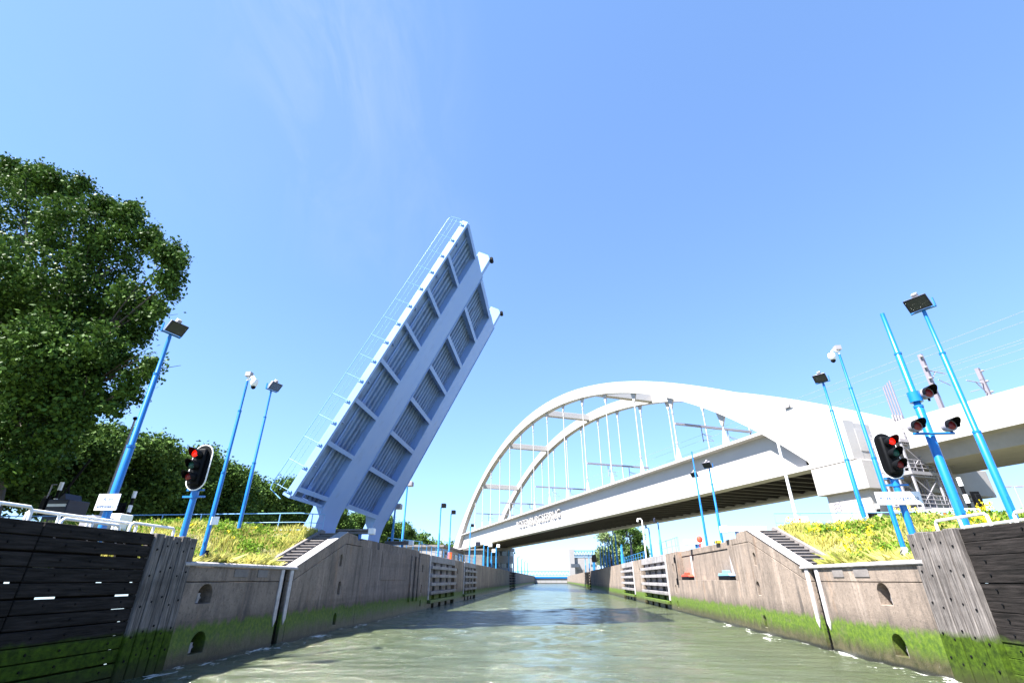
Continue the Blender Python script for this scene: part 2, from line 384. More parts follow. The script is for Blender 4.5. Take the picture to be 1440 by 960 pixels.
# ------------------------------------------------------------------ lock walls
def arch(u0, u1, v0, v1, n=8):
    r = (u1-u0)/2; c = (u0+u1)/2; pts = [(u0, v0), (u1, v0)]
    for k in range(n+1):
        a = math.pi*k/n; pts.append((c + r*math.cos(a), v1 - r*.9 + r*.9*math.sin(a)))
    return pts
def lock_wall(sd, label):
    f = WL(sd)
    root = thing('lock_wall', f(30, -1.5, .6), label, 'wall')
    # low wall with cope
    s = MB(f)
    n1 = arch(18.45, 19.3, 1.86, 2.5) if sd < 0 else arch(19.5, 20.2, 1.84, 2.54); n2 = arch(18.75, 19.55, .3, .98) if sd < 0 else arch(19.5, 20.2, .33, 1.0)
    slot = [(24.35, -1.4), (24.85, -1.4), (24.85, 3.0), (24.35, 3.0)]
    s.prism([(17.2, -1.5), (24.35, -1.5), (24.35, 2.55), (17.2, 2.55)], 0, .55, [n1, n2])
    s.box((24.85, -1.5, 0), (25.35, 2.55, .55))
    s.prism([(17.2, 2.575), (24.35, 2.575), (24.35, 3.06), (17.2, 3.06)], -.01, .55)
    s.prism([(24.85, 2.575), (25.35, 2.575), (25.35, 3.06), (24.85, 3.06)], -.01, .55)
    s.box((17.2, -1.5, .553), (25.35, 3.05, .9)); s.build('wall_section', M['concrete'], root, bevel=.02)
    c = MB(f); pr = [(-.075, 3.062), (-.1, 3.1), (-.085, 3.17), (-.02, 3.215), (.5, 3.22), (.5, 3.062)]
    c.prism([(p[0], p[1]) for p in pr], 17.3, 25.5, conv=lambda a, b, t: (t, b, a)); c.build('cope', M['cope'], root, bevel=.01)
    for a, b_ in ((20.35, 21.3), (22.05, 22.85)):
        MB(f).box((a, 2.72, -.035), (b_, 3.02, -.0115)).build('plate', M['stone'], root, bevel=.01)
    # bollards in the niches
    for u, v in ((18.88, 1.9), (19.15, .34)) if sd < 0 else ((19.85, 1.86), (19.85, .35)):
        MB(f).tube([(u-.24, v+.14, .35), (u+.24, v+.14, .35)], .055).tube([(u, v-.02, .3), (u, v+.3, .3)], [.09, .1]).build('niche_bollard', M['cope'], root)
    # ladder
    lad = MB(f)
    for k in range(17): lad.tube([(24.35, -1.1+k*.25, .14), (24.85, -1.1+k*.25, .14)], .016, 6)
    lad.tube([(24.42, -1.3, .14), (24.42, 3.0, .14)], .022, 6); lad.tube([(24.78, -1.3, .14), (24.78, 3.0, .14)], .022, 6)
    lad.build('ladder', M['black'], root)
    for a, b_ in ((24.02, 24.3), (24.9, 25.2)):
        MB(f).prism([(a, 1.05), (a+.12, .75), (b_, 1.0), (b_, 3.05), (a, 3.05)], -.05, -.003).build('rubbing_strip', M['pale_steel'], root, bevel=.01)
    # stair section
    s = MB(f)
    hs_ = [arch(30.75, 31.1, 3.35, 4.02), arch(31.0, 31.4, 1.85, 2.55), arch(31.0, 31.4, .3, .9)]
    s.prism([(25.37, -1.5), (34.28, -1.5), (34.28, 4.6), (31.3, 4.6), (25.37, 2.6)], 0, .5, hs_)
    s.prism([(25.37, 2.63), (31.3, 4.63), (34.28, 4.63), (34.28, 4.96), (33.3, 4.96), (33.0, 5.2), (31.25, 5.27), (25.37, 3.2)], -.012, .5)
    s.box((25.37, -1.5, .503), (31.0, 3.1, .85)); s.box((31.0, -1.5, .503), (34.28, 4.9, .85))
    s.build('wall_section', M['concrete'], root, bevel=.02)
    c = MB(f)
    c.prism([(25.42, 3.203), (31.27, 5.275), (31.27, 5.32), (25.42, 3.26)], -.06, .52)
    c.build('cope', M['cope'], root, bevel=.012)
    # bascule section
    s = MB(f)
    if sd > 0:
        s.prism([(34.3, -1.5), (50.2, -1.5), (50.2, 2.6), (34.3, 2.6)], 0, .9)
        s.prism([(34.3, 2.602), (50.2, 2.602), (50.2, 4.5), (34.3, 4.5)], .55, .9)
        s.prism([(34.3, 4.53), (50.2, 4.53), (50.2, 4.97), (34.3, 4.97)], .5, .9)
        s.prism([(34.3, 2.602), (34.55, 2.602), (35.4, 4.97), (34.3, 4.97)], 0, .548)
        s.box((49.75, 2.602, 0), (50.2, 4.97, .548))
        s.build('wall_section', M['concrete'], root, bevel=.02)
        for a in (36.2, 46.4):
            MB(f).box((a, 2.61, .535), (a+.5, 4.5, .548)).build('pale_strip', M['pale_steel'], root)
        MB(f).box((50.0, 2.3, -.05), (50.16, 4.7, -.003)).box((50.0, 2.2, -.12), (50.3, 2.75, -.055)).box((50.0, 4.0, -.12), (50.3, 4.5, -.055)).build('bracket', M['black'], root)
    else:
        s.prism([(34.3, -1.5), (50.2, -1.5), (50.2, 4.6), (34.3, 4.6)], 0, .9)
        for a, b_ in ((34.3, 37.6), (38.2, 41.2), (41.25, 44.2), (44.25, 47.2), (47.25, 50.2)): s.box((a, 4.6, .12), (b_, 5.12, .85))
        s.box((38.6, 2.6, -.03), (45.8, 4.5, -.003))
        s.build('wall_section', M['concrete'], root, bevel=.02)
        for a in (46.8, 48.2, 49.4): MB(f).box((a, .9, -.16), (a+.7, 4.58, -.003)).build('rib', M['concrete'], root, bevel=.03)
    s = MB(f); hs_ = [arch(51.2, 51.6, 3.3, 4.0), arch(51.2, 51.6, 1.5, 2.2), arch(51.2, 51.6, .35, .9)]
    s.prism([(50.22, -1.5), (54.2, -1.5), (54.2, 4.97), (50.22, 4.97)], 0, .5, hs_).box((50.22, -1.5, .503), (54.2, 4.9, 1.0)); s.build('wall_section', M['concrete'], root, bevel=.02)
    # fender grids in front of the gate slots
    for a, b_ in ((54.4, 68.8), (76.2, 88.2)):
        MB(f).box((a-.2, -1.5, .7), (b_+.2, 4.3, 1.2)).build('slot_back', M['plank'], root)
        MB(f).box((a, 4.28, -.03), (b_, 4.95, .69)).build('capping_beam', M['fender'], root, bevel=.03)
        for k in range(7):
            z = 3.62 - k*.79
            MB(f).box((a+.1, z, -.3), (b_-.1, z+.3, .35)).build('fender_beam', M['fender'], root, bevel=.02)
        bl = MB(f); n = 4; stp = (b_-a)/n
        for k in range(7):
            z = 3.62 - k*.79
            for j in range(n): bl.box((a+.35+j*stp, z+.302, .22), (a+.35+j*stp+stp*.66, z+.788, .6))
        bl.build('fender_blocks', M['fender'], root, bevel=.02)
        MB(f).box((a-.18, .8, -.1), (a+.08, 4.97, .6)).build('rubbing_strip', M['pale_steel'], root, bevel=.01)
    s = MB(f); s.prism([(69.0, -1.5), (76.0, -1.5), (76.0, 4.95), (69.0, 4.95)], 0, .5, [arch(70.6, 71.1, 3.3, 4.0), arch(70.6, 71.1, 1.5, 2.2)]).box((69, -1.5, .503), (76, 4.9, 1.0)); s.build('wall_section', M['concrete'], root, bevel=.03)
    # long chamber wall: cast bays with open joints
    s = MB(f); u = 88.4
    while u < 405:
        e = min(u+12, 405)
        if not 165 < u+6 < 189: s.box((u, -1.5, 0), (e-.07, 4.93, .5))
        u += 12
    s.box((88.4, -1.5, .503), (405, 4.9, 1.1)); s.build('wall_section', M['concrete'], root, bevel=.02)
    for a in (161, 174):
        fb = MB(f)
        for k in range(8): fb.box((a, -1+k*.75, -.25), (a+9.5, -.55+k*.75, .45))
        fb.build('fender_beam', M['plank'], root)
    return root
wl = lock_wall(-1, 'shaded concrete lock wall with mossy foot on the side of the raised bascule bridge')
wr = lock_wall(1, 'sunlit tan concrete lock wall with bright green moss, opposite the raised bascule bridge')

def guide_wall(sd, label):
    f = WL(sd); root = thing('timber_guide_wall', f(10, -1, .2), label, 'guide wall')
    s = MB(f)
    for k in range(15):
        z1 = 3.93 - k*.345; z0 = z1 - .326; u = -6 + (k % 2)*.0
        for a, b_ in ((-6, 4.2), (4.23, 11.9), (11.93, 15.62)) if sd < 0 else ((-6, 5.6), (5.63, 15.62)):
            if sd < 0:
                j = rng.uniform(-.012, .012); s.box((a, z0+j+rng.uniform(0, .02), rng.uniform(0, .025)), (b_, z1+j, .2))
            else:
                j = rng.uniform(-.01, .01); s.box((a, z0-.02+j, rng.uniform(.1, .13)), (b_, z1+j, .32))
    s.build('planking', M['plank'], root, bevel=.018)
    s = MB(f)                                                       # packing strips close most of the gaps from behind
    for k in range(14):
        z1 = 3.93 - k*.345; u = -6.0
        while u < 15:
            ln = rng.uniform(1.2, 3.6); s.box((u, z1-.40, .335), (min(15.6, u+ln), z1-.25, .37)); u += ln + (rng.uniform(.15, .6) if rng.random() < .27 else .01)
    s.build('packing_strip', M['plank'], root)
    for u in (2, 6.5, 11, 15):
        MB(f).box((u, -1.5, .38), (u+.25, 3.7, .62)).build('pile', M['plank'], root)
    w_ = .40
    for k in range(5):
        a = 15.64 + k*.405
        MB(f).box((a, -1.5, -.06 - .01*(k % 2)), (a+.37, 3.97-.03*(k % 3), .3)).build('upright_timber', M['post'], root, bevel=.025)
    s = MB(f)
    for k in range(5):
        for v in (3.5, 2.75, 1.9, 1.1, .5): s.lathe([(.035, 0), (.03, .02)], (15.82+k*.405, v + .12*((k*7) % 3), -.062), (0, 0, -1), 8)
    for k in range(12):
        z = 3.78 - k*.345
        for u in (5.2, 6.1, 8.4, 9.3, 11.2, 12.7, 13.6, 15.1): s.lathe([(.03, 0), (.026, .02)], (u, z, (0 if sd < 0 else .1) + .001), (0, 0, -1), 8)
    s.build('bolt_heads', M['black'], root)
    MB(f).box((17.1, -1.5, .05), (17.25, 3.2, .5)).build('end_strip', M['pale_steel'], root)
    return root
guide_wall(-1, 'black tarred plank guide wall in shade with slits of light, left edge of the photo')
guide_wall(1, 'dark plank guide wall with grey upright timbers and green foot, right edge of the photo')

# white pipe handrails on top of the guide walls
def pipe_rail(pts, posts, r, m, label, cat='handrail', group=None, name='handrail', low=None):
    root = thing(name, pts[0], label, cat, group)
    MB().tube(pts, r, 8).build('top_rail', m, root)
    if low:
        MB().tube([Vector(p) - Vector((0, 0, low)) for p in pts], r*.8, 6).build('lower_rail', m, root)
    for p, zb in posts: MB().tube([p, (p[0], p[1], zb)], r*.9, 6).build('post', m, root)
    return root
g_ = 'white pipe handrails on the timber guide walls'
def simple_rail(X, y0, y1, z, zb, label, n=3):
    pts = [(X, y0, zb), (X, y0+.05, z-.06), (X, y0+.12, z), (X, y1-.12, z), (X, y1-.05, z-.06), (X, y1, zb)]
    return pipe_rail(pts, [((X, y0 + (y1-y0)*(k+1)/(n+1), z), zb) for k in range(n)], .042, M['white'], label, group=g_)
simple_rail(-13.0, 7.5, 11.85, 4.27, 3.5, 'white pipe handrail nearest the left edge, on the shaded timber guide wall', 4)
simple_rail(-13.35, 12.0, 15.7, 4.24, 3.5, 'low white pipe handrail behind the tall floodlight pole')
simple_rail(-12.95, 12.6, 14.6, 4.1, 3.5, 'short low white pipe handrail on the planks in front of the left floodlight pole', 1)
simple_rail(-12.95, 14.9, 16.9, 4.22, 3.4, 'white pipe handrail ending above the upright timbers at left', 1)
simple_rail(12.2, 15.1, 17.2, 4.3, 3.4, 'slanted white pipe handrail over the right upright timbers, before the red light mast', 1)
simple_rail(12.5, 11.0, 14.7, 4.26, 3.4, 'long white pipe handrail at the right edge of the photo on the planks', 3)
simple_rail(12.75, 14.2, 17.0, 4.08, 3.4, 'lower white pipe handrail behind the one over the right upright timbers', 2)

# concrete stairs up the bank
def stairs(sd, label):
    f = WL(sd); root = thing('concrete_stairs', f(28, 3, 1.7), label, 'stairs'); n = 13
    s = MB(f)
    for k in range(n):
        u = 25.3 + k*.46; z = 3.12 + k*.165
        s.box((u, z-.5, .60), (u+.5, z+.045, 1.52)); s.box((u-.05, z+.047, .60), (u+.34, z+.1, 1.52))
    s.build('steps', M['stone'], root, bevel=.012)
    MB(f).prism([(25.0, 2.7), (31.2, 4.9), (31.6, 5.36), (31.2, 5.42), (24.9, 3.2)], 1.53, 1.73).build('side_kerb', M['stone'], root, bevel=.02)
    MB(f).box((31.25, 4.6, .55), (33.4, 5.24, 1.8)).build('landing', M['stone'], root, bevel=.02)
    return root
stairs(-1, 'concrete stairs climbing beside the grass to the raised blue bridge foot')
stairs(1, 'concrete stairs climbing beside the tall grass on the sunlit right bank')

# mooring bollards shaped like a fin behind the copes
for sd, lab in ((-1, 'small dark hook shaped mooring bollard on the cope beside the left camera pole'), (1, 'small grey hook shaped mooring bollard on the cope beside the right upright timbers')):
    f = WL(sd); s = MB(f)
    s.prism([(18.9, 3.2), (19.5, 3.2), (19.45, 3.3), (19.2, 3.36), (19.05, 3.62), (18.98, 3.66), (18.9, 3.4)] if sd > 0 else [(19.3, 3.2), (18.7, 3.2), (18.75, 3.3), (19.0, 3.36), (19.2, 3.62), (19.28, 3.66), (19.32, 3.4)], .52, .74)
    o = s.build('mooring_bollard', M['cope'] if sd > 0 else M['black'], bevel=.03); tag(o, lab, 'bollard', 'mooring bollards on the low copes')

# ------------------------------------------------------------------ bascule bridge
bas = thing('bascule_bridge', LO + Vector((0, 39, -1)), 'pale blue steel bascule bridge leaf raised steeply beside the left lock wall', 'bridge')
XZ = lambda x, z: ((Vector((x, 0, z)) - LO).dot(LD), (Vector((x, 0, z)) - LO).dot(LN))
for i, (w0, w1) in enumerate(((32.85, 36.1), (43.05, 45.95))):
    poly = [(24.1, 0), (2.1, 0), XZ(-15.2, 6.75), XZ(-15.42, 6.0), XZ(-15.5, 4.2), XZ(-17.1, 4.2), XZ(-16.42, 5.6), XZ(-16.1, 6.3), XZ(-15.85, 7.0), (1.9, -1.0), (2.2, -1.28), (23.9, -1.28)]
    gd = MB(LF).prism(poly, w0, w1, conv=lambda a, b, t: (a, t, b)).build('main_girder', M['leaf_blue'], bas, bevel=.03)
    # light edge strip of the bottom flange and a welded seam
    MB(LF).box((2.2, w1+.002, -.12), (24.1, w1+.06, .05)).build('flange_edge', M['leaf_blue'], bas)
    MB(LF).prism([(23.4, -.02), (25.75, -.02), (26.05, -.35), (26.05, -1.3), (23.4, -1.28)], w1-.62, w1-.05, conv=lambda a, b, t: (a, t, b)).build('nose', M['leaf_blue'], bas, bevel=.03)
    MB(LF).lathe([(.13, -.32), (.17, -.28), (.17, .28), (.13, .32)], (25.85, w1-.3, .06), (0, 1, 0), 14).build('roller', M['black'], bas)
    MB().box((-17.4, w0-.3, 4.3), (-15.2, w1+.3, 4.75)).build('bearing_block', M['stone'], bas, bevel=.03)
# ribbed deck plates
def troughs(w0, w1, n, nb, nt, s0, s1, name):
    prof = []; p = (w1-w0)/n
    for k in range(n):
        a = w0 + k*p
        prof += [(a, nb), (a+p*.30, nb), (a+p*.42, nt), (a+p*.86, nt), (a+p*.98, nb)]
    prof += [(w1, nb), (w1, nb-.12), (w0, nb-.12)]
    MB(LF).prism(prof, s0, s1, conv=lambda a, b, t: (t, a, b)).build(name, M['deck_grey'], bas)
troughs(36.11, 43.04, 11, -.92, -.62, 1.95, 23.95, 'deck_plate')
troughs(30.35, 32.84, 4, -.72, -.42, 1.75, 23.75, 'footpath_deck')
MB(LF).box((1.75, 28.66, -.52), (23.75, 30.34, -.42)).build('footpath_deck', M['deck_grey'], bas)
MB(LF).box((1.9, 32.86, -1.42), (23.9, 46.2, -1.29)).build('road_surface', M['stone'], bas)
MB(LF).box((1.7, 28.40, -.46), (23.85, 28.655, .02)).build('fascia', M['leaf_blue'], bas, bevel=.02)
MB(LF).box((1.7, 45.96, -1.3), (23.85, 46.2, -.75)).build('fascia', M['leaf_blue'], bas, bevel=.02)
for k in range(8):
    s0 = 2.2 + k*3.085
    cb = MB(LF); cb.box((s0-.17, 36.11, -.045), (s0+.17, 43.04, 0.0)); cb.box((s0-.02, 36.11, -.9), (s0+.02, 43.04, -.046)); cb.build('crossbeam', M['leaf_blue'], bas)
    cb = MB(LF); cb.box((s0-.14, 28.66, -.04), (s0+.14, 32.84, 0.0)); cb.box((s0-.015, 28.66, -.6), (s0+.015, 32.84, -.041)); cb.build('footpath_bracket', M['leaf_blue'], bas)
    if k < 7:
        MB(LF).prism([(28.66, -.05), (28.66, -.42), (29.75, -.42), (29.6, -.3)], s0+1.5, s0+1.56, conv=lambda a, b, t: (t, a, b)).build('gusset', M['leaf_blue'], bas)
MB(LF).tube([(2.2, 30.2, -.36), (23.7, 30.2, -.36)], .05, 6).build('cable_duct', M['leaf_blue'], bas)
MB(LF).box((1.55, 28.4, -.6), (1.75, 32.86, -.1)).build('end_plate', M['leaf_blue'], bas)
MB(LF).box((23.76, 28.66, -.75), (23.9, 32.84, -.02)).build('end_plate', M['leaf_blue'], bas)
MB(LF).box((23.96, 36.11, -1.25), (24.06, 43.04, -.03)).build('end_plate', M['leaf_blue'], bas)
rl = MB(LF)
rl.tube([(1.3, 28.3, -.5), (1.5, 28.3, -1.4), (1.75, 28.3, -1.5), (23.5, 28.3, -1.5), (23.75, 28.3, -1.4), (23.8, 28.3, -.6)], .024, 8)
for n_ in (-1.15, -.85): rl.tube([(1.7, 28.3, n_), (23.7, 28.3, n_)], .012, 6)
rl.build('railing', M['rail_blue'], bas)
for k in range(15):
    s0 = 1.9 + k*1.54
    MB(LF).tube([(s0, 28.3, -.3), (s0, 28.3, -1.5)], .019, 6).box((s0-.06, 28.34, -.4), (s0+.06, 28.398, -.2)).build('railing_post', M['rail_blue'], bas)

# guide beams the leaf comes down between
for X0, X1, y0, z, m, lab in ((-14.6, -11.95, 34.4, 5.58, 'stone', 'dark steel guide beam with a pale end, in front of the raised bridge feet'),
                             (-14.9, -12.3, 46.0, 5.58, 'stone', 'dark horizontal guide beam just behind the raised bridge on the shaded wall'),
                             (14.0, 11.15, 34.6, 5.58, 'white', 'white guide beam at the head of the right bank stairs'),
                             (13.1, 11.45, 45.6, 5.5, 'white', 'white guide beam farther along the right wall, beside the red buoy')):
    root = thing('guide_beam', (X0, y0, 4.9), lab, 'guide beam', 'guide beams beside the bascule bridge'); d = 1 if X1 > X0 else -1
    lo_, hi_ = min(X0, X1-d*.4), max(X0, X1-d*.4)
    MB().box((lo_, y0-.2, z-.16), (hi_, y0+.2, z-.03)).box((lo_, y0-.2, z+.03), (hi_, y0+.2, z+.16)).box((lo_, y0-.08, z-.03), (hi_, y0+.08, z+.03)).build('beam', M[m], root, bevel=.02)
    MB().box((min(X1-d*.4, X1), y0-.22, z-.2), (max(X1-d*.4, X1), y0+.22, z+.2)).build('end_block', M['white'], root, bevel=.03)
    MB().tube([(X1-d*1.0, y0, 4.7), (X1-d*1.0, y0, z-.16)], .11, 10).build('post', M['blue_pole'], root)
    MB().tube([(X0+d*.4, y0, 4.7), (X0+d*.4, y0, z-.16)], .11, 10).build('post', M['blue_pole'], root)
o = MB().lathe([(.05, -.26), (.2, -.16), (.25, 0), (.2, .16), (.05, .26)], (12.3, 43.9, 5.62), (0, 0, 1), 16).tube([(12.3, 43.9, 4.9), (12.3, 43.9, 5.4)], .05).build('marker_buoy', M['red_paint']); tag(o, 'round red marker buoy on the right wall top beside the white guide beam', 'buoy')
rt = thing('marker_block', (12.1, 38.6, 4.9), 'small black and yellow striped block on the right wall top', 'marker')
for k in range(4): MB().box((11.9, 38.0+k*.22, 4.98), (12.15, 38.2+k*.22, 5.15)).build('stripe', M['black' if k % 2 else 'yellow'], rt)
# lamp housings on the recess ledge
for y0, y1, m, c2, lab in ((46.4, 49.0, 'red_paint', 'red_paint', 'low red box with dark underside on the ledge of the right wall recess'), (36.0, 38.4, 'rail_blue', 'rail_blue', 'low pale blue box with dark windows on the ledge of the right wall recess')):
    root = thing('ledge_box', (11.85, (y0+y1)/2, 2.6), lab, 'box', 'boxes on the recess ledge')
    MB().box((11.64, y0, 2.61), (12.05, y1, 2.86)).build('base', M['black'], root, bevel=.02)
    MB().prism([(y0-.05, 2.863), (y1+.05, 2.863), (y1-.2, 3.02), (y0+.2, 3.02)], 11.62, 12.06, conv=lambda a, b, t: (t, a, b)).build('lid', M[m], root, bevel=.02)
    MB().box((11.72, (y0+y1)/2-.45, 3.022), (11.98, (y0+y1)/2+.45, 3.2)).build('top_box', M[c2], root, bevel=.02)

# ------------------------------------------------------------------ railway arch bridge
rb = thing('railway_bridge', BR(54, 120, 5), 'long white railway bridge with twin arches spanning the lock', 'bridge')
zo = lambda b: 43.6 - .00355*(b-120)**2
zi = lambda b: 41.25 - .0034*(b-120)**2 - 1.62e-11*(b-120)**6
def archpoly():
    pts = [(211.9, 13.3)] + [(b, zo(b)) for b in np.linspace(209, 33.3, 72)] + [(33.3, 13.02), (38.0, 13.02)]
    pts += [(b, max(13.05, zi(b))) for b in np.linspace(38.4, 200.8, 72)] + [(201.2, 13.3)]
    return pts
for m0, m1 in ((46.0, 47.45), (60.55, 62.0)):
    MB(BR).prism(archpoly(), m0, m1, conv=lambda a, b, t: (t, a, b)).build('arch_rib', M['white_concrete'], rb, bevel=.04)
for mw, m0, m1 in ((47.15, 46.02, 47.6), (60.85, 60.4, 61.98)):
    s = MB(BR)
    s.box((mw, 39.5, 13.42), (mw+.06, 203, 18.05)); s.box((m0, 42.9, 18.05), (m1, 199, 18.4)); s.box((m0-.03, 33.4, 12.98), (m1+.15, 205, 13.42))
    s.build('edge_girder', M['white_concrete'], rb)
for b in (172, 143, 113.5, 84.5):
    z = (zo(b)+zi(b))/2 - .1
    MB(BR).box((47.46, b-.65, z-.8), (60.54, b+.65, z+.7)).build('strut', M['white_concrete'], rb, bevel=.04)
for k in range(14):
    b = 50.1 + k*9.93
    for mc in (46.72, 61.28):
        zt = zi(b)
        if zt < 19.5: continue
        s = MB(BR); s.tube([(mc, b, 18.39), (mc, b, zt-.02)], .11, 8)
        sl_ = (zi(b+.6)-zi(b-.6))/1.2
        s.prism([(b-.8, zt-.8*sl_+.05), (b+.8, zt+.8*sl_+.05), (b+.12, zt-1.75), (b-.12, zt-1.75)], mc-.1, mc+.1, conv=lambda a, q_, t: (t, a, q_))
        s.prism([(b-.55, 18.39), (b+.55, 18.39), (b+.14, 20.4), (b-.14, 20.4)], mc-.12, mc+.12, conv=lambda a, q_, t: (t, a, q_))
        s.tube([(mc, b, zt-2.6), (mc, b, zt-2.3)], .17, 8); s.tube([(mc, b, 21), (mc, b, 21.35)], .17, 8)
        s.build('hanger', M['white_concrete'], rb)
MB(BR).box((47.22, 38, 14.35), (60.84, 206, 14.6)).build('deck_slab', M['deck_under'], rb)
cbm = None
for k in range(75):
    b = 38.9 + k*2.232
    if cbm is None:
        cbm = MB(BR).box((47.25, b-.19, 13.25), (60.8, b+.19, 13.32)).box((47.25, b-.03, 13.32), (60.8, b+.03, 14.34)).build('crossbeam', M['deck_under'], rb); b0 = b
    else:
        c = cbm.copy(); c.location = cbm.location + BB*(b-b0); col.objects.link(c)
vs, fs = text_mesh('ROZENBURGSEBRUG', 2.42, .22, -.02)
xm = max(v[0] for v in vs); kx = 29.7/xm
MB(BR).add([(46.86 - v[2], 134.0 - v[0]*kx, 15.3 + v[1]) for v in vs], fs).build('lettering', M['white_concrete'], rb)
# end block towards the viaduct
s = MB(BR); s.box((47.47, 33.32, 12.99), (49.6, 37.9, 16.75)); s.build('end_block', M['white_concrete'], rb, bevel=.05)
MB(BR).box((47.3, 33.28, 13.9), (48.9, 33.318, 16.1)).build('end_panel', M['white_concrete'], rb, bevel=.01)
# overhead line portals and wires
for b in (59.8, 89.4, 118.6, 149, 178):
    root = tag(MB(BR).box((46.7, b-.18, 23.9), (61.3, b+.18, 24.2)).build('overhead_line_portal', M['galv'], rb))
    for mc in (51.5, 56.5):
        MB(BR).tube([(mc, b, 23.9), (mc, b, 21.6)], .07, 6).tube([(mc, b, 22.9), (mc+1.8, b, 22.6)], .04, 6).tube([(mc, b, 21.9), (mc+2, b, 21.9)], .04, 6).tube([(mc+.2, b, 22.85), (mc+2, b, 21.9)], .03, 6).build('cantilever', M['galv'], root)
s = MB(BR)
for mc in (53.2, 58.2):
    for z in (22.6, 21.2): s.tube([(mc, -30, z-1), (mc, 30, z), (mc, 205, z)], .013, 5)
for mc in (50.6, 59.3): s.tube([(mc, -30, 22.2), (mc, 30, 22.3), (mc, 205, 23)], .013, 5)
s.build('overhead_wire', M['galv'], rb)
# small lamp on the arch face
MB(BR).box((45.8, 38.6, 19.9), (45.998, 39.3, 20.05)).tube([(45.8, 38.6, 20.0), (45.7, 38.3, 20.2)], .06, 6).build('service_light', M['galv'], rb)

# piers
def pier(label, b0, b1, m1, zb, zt, inset):
    root = thing('bridge_pier', BR(54, (b0+b1)/2, 4.5), label, 'pier')
    MB(BR).box((46.0, b0, zb), (m1, b1, zt)).build('pier_cap', M['pier'], root, bevel=.06)
    MB(BR).box((46.5, b0+inset, 4.0), (m1-2.2, b1-inset, zb-.002)).build('pier_wall', M['pier'], root, bevel=.05)
    for mc in (47.2, 61.0): MB(BR).box((mc-.6, b0+1.0, zt), (mc+.6, b0+2.2, 12.975)).build('bearing', M['black'], root)
    return root
pr = pier('sunlit white concrete pier on the right bank with faint wave mark and lettering', 32.7, 38.25, 64.0, 10.22, 12.9, .55)
vs, fs = text_mesh('Port of', .62, .012); vs2, fs2 = text_mesh('Rotterdam', .62, .012)
MB(BR).add([(46.49 - v[2], 36.0 - v[0], 9.15 + v[1]) for v in vs], fs).add([(46.49 - v[2], 36.0 - v[0], 8.5 + v[1]) for v in vs2], fs2).build('lettering', M['grey_ink'], pr)
s = MB(BR)
for k in range(3):
    z = 8.55 + k*.36; a = 37.2
    pl = [(a, z), (a-.28, z+.22), (a-.5, z+.06), (a-.8, z+.34), (a-.8, z+.22), (a-.5, z-.06), (a-.28, z+.1), (a, z-.12)]
    s.prism(pl, 46.475, 46.497, conv=lambda p, q_, t: (t, p, q_))
s.build('wave_mark', M['grey_ink'], pr)
pier('concrete pier under the far left foot of the white arch bridge', 199.5, 207.5, 63.0, 10.4, 12.6, .8)

# viaduct running off to the right
vd = thing('railway_viaduct', BR(54, 10, 5), 'grey concrete railway viaduct with white parapet leaving the frame at right', 'viaduct')
for k in range(14):
    b1 = 32.5 - k*4
    MB(BR).box((49.0, b1-3.97, 13.45), (49.22, b1, 16.15)).build('parapet_panel', M['white_concrete'], vd, bevel=.02)
MB(BR).box((60.0, -24, 13.45), (60.22, 32.5, 16.15)).build('parapet', M['white_concrete'], vd)
MB(BR).prism([(49.25, 14.0), (49.25, 13.5), (49.9, 13.4), (50.2, 12.15), (59.2, 12.25), (59.4, 13.4), (59.97, 13.5), (59.97, 14.0)], -24, 32.6, conv=lambda a, b, t: (a, t, b)).build('deck_girder', M['grey_concrete'], vd, bevel=.04)
MB(BR).box((51, -20, 4), (58, -16, 12.14)).build('viaduct_column', M['grey_concrete'], vd)
for mc, b, zt, lab in ((50.4, 27.0, 21.9, 'pale lattice overhead line mast behind the three red lights, on the viaduct'), (58.8, 27.2, 21.7, 'distant overhead line mast with insulators on the far side of the viaduct')):
    root = thing('overhead_line_mast', BR(mc, b, 14), lab, 'mast', 'overhead line masts on the viaduct')
    MB(BR).box((mc-.16, b-.16, 14.0), (mc+.16, b+.16, zt)).build('mast', M['lilac_tube'], root)
    dr = 1 if mc < 54 else -1
    MB(BR).tube([(mc, b, zt-1.6), (mc+2.6*dr, b, zt-1.6)], .05, 6).tube([(mc, b, zt-2.8), (mc+1.2*dr, b, zt-1.65)], .05, 6).tube([(mc+1.2*dr, b, zt-2.4), (mc+2.7*dr, b, zt-2.8)], .04, 6).build('cantilever', M['galv'], root)
    s = MB(BR)
    for k in range(4): s.lathe([(.05, 0), (.17, .05), (.17, .12), (.05, .2)], (mc - .25*dr, b-.2, zt-.4-k*1.1), (0, 0, 1), 8)
    s.build('insulator', M['galv'], root)

# stair tower in front of the pier
tw = thing('stair_tower', BR(50.5, 31, 5), 'open steel stair tower with four pale tubes beside the white pier', 'stair tower')
for k, (b, mc) in enumerate(((31.9, 51.5), (31.4, 51.1), (30.9, 50.7), (30.4, 50.3))):
    MB(BR).tube([(mc, b, 4.8), (mc, b, 20.5)], .08, 10).build('tube', M['lilac_tube'], tw)
    for z_ in (17.0, 15.6): MB(BR).box((mc-.22, b-.07, z_-.2*k), (mc-.09, b+.07, z_+.5-.2*k)).build('light_box', M['galv'], tw)
TWR = lambda m_, b_, z_: BR(m_ - .95, b_, z_)
for b, mc in ((30.0, 49.0), (32.4, 49.0), (32.4, 52.2), (30.0, 52.2), (30.0, 54.3), (31.2, 49.0), (31.2, 52.2)):
    MB(TWR).box((mc-.08, b-.08, 4.8), (mc+.08, b+.08, 14.2)).build('column', M['galv'], tw)
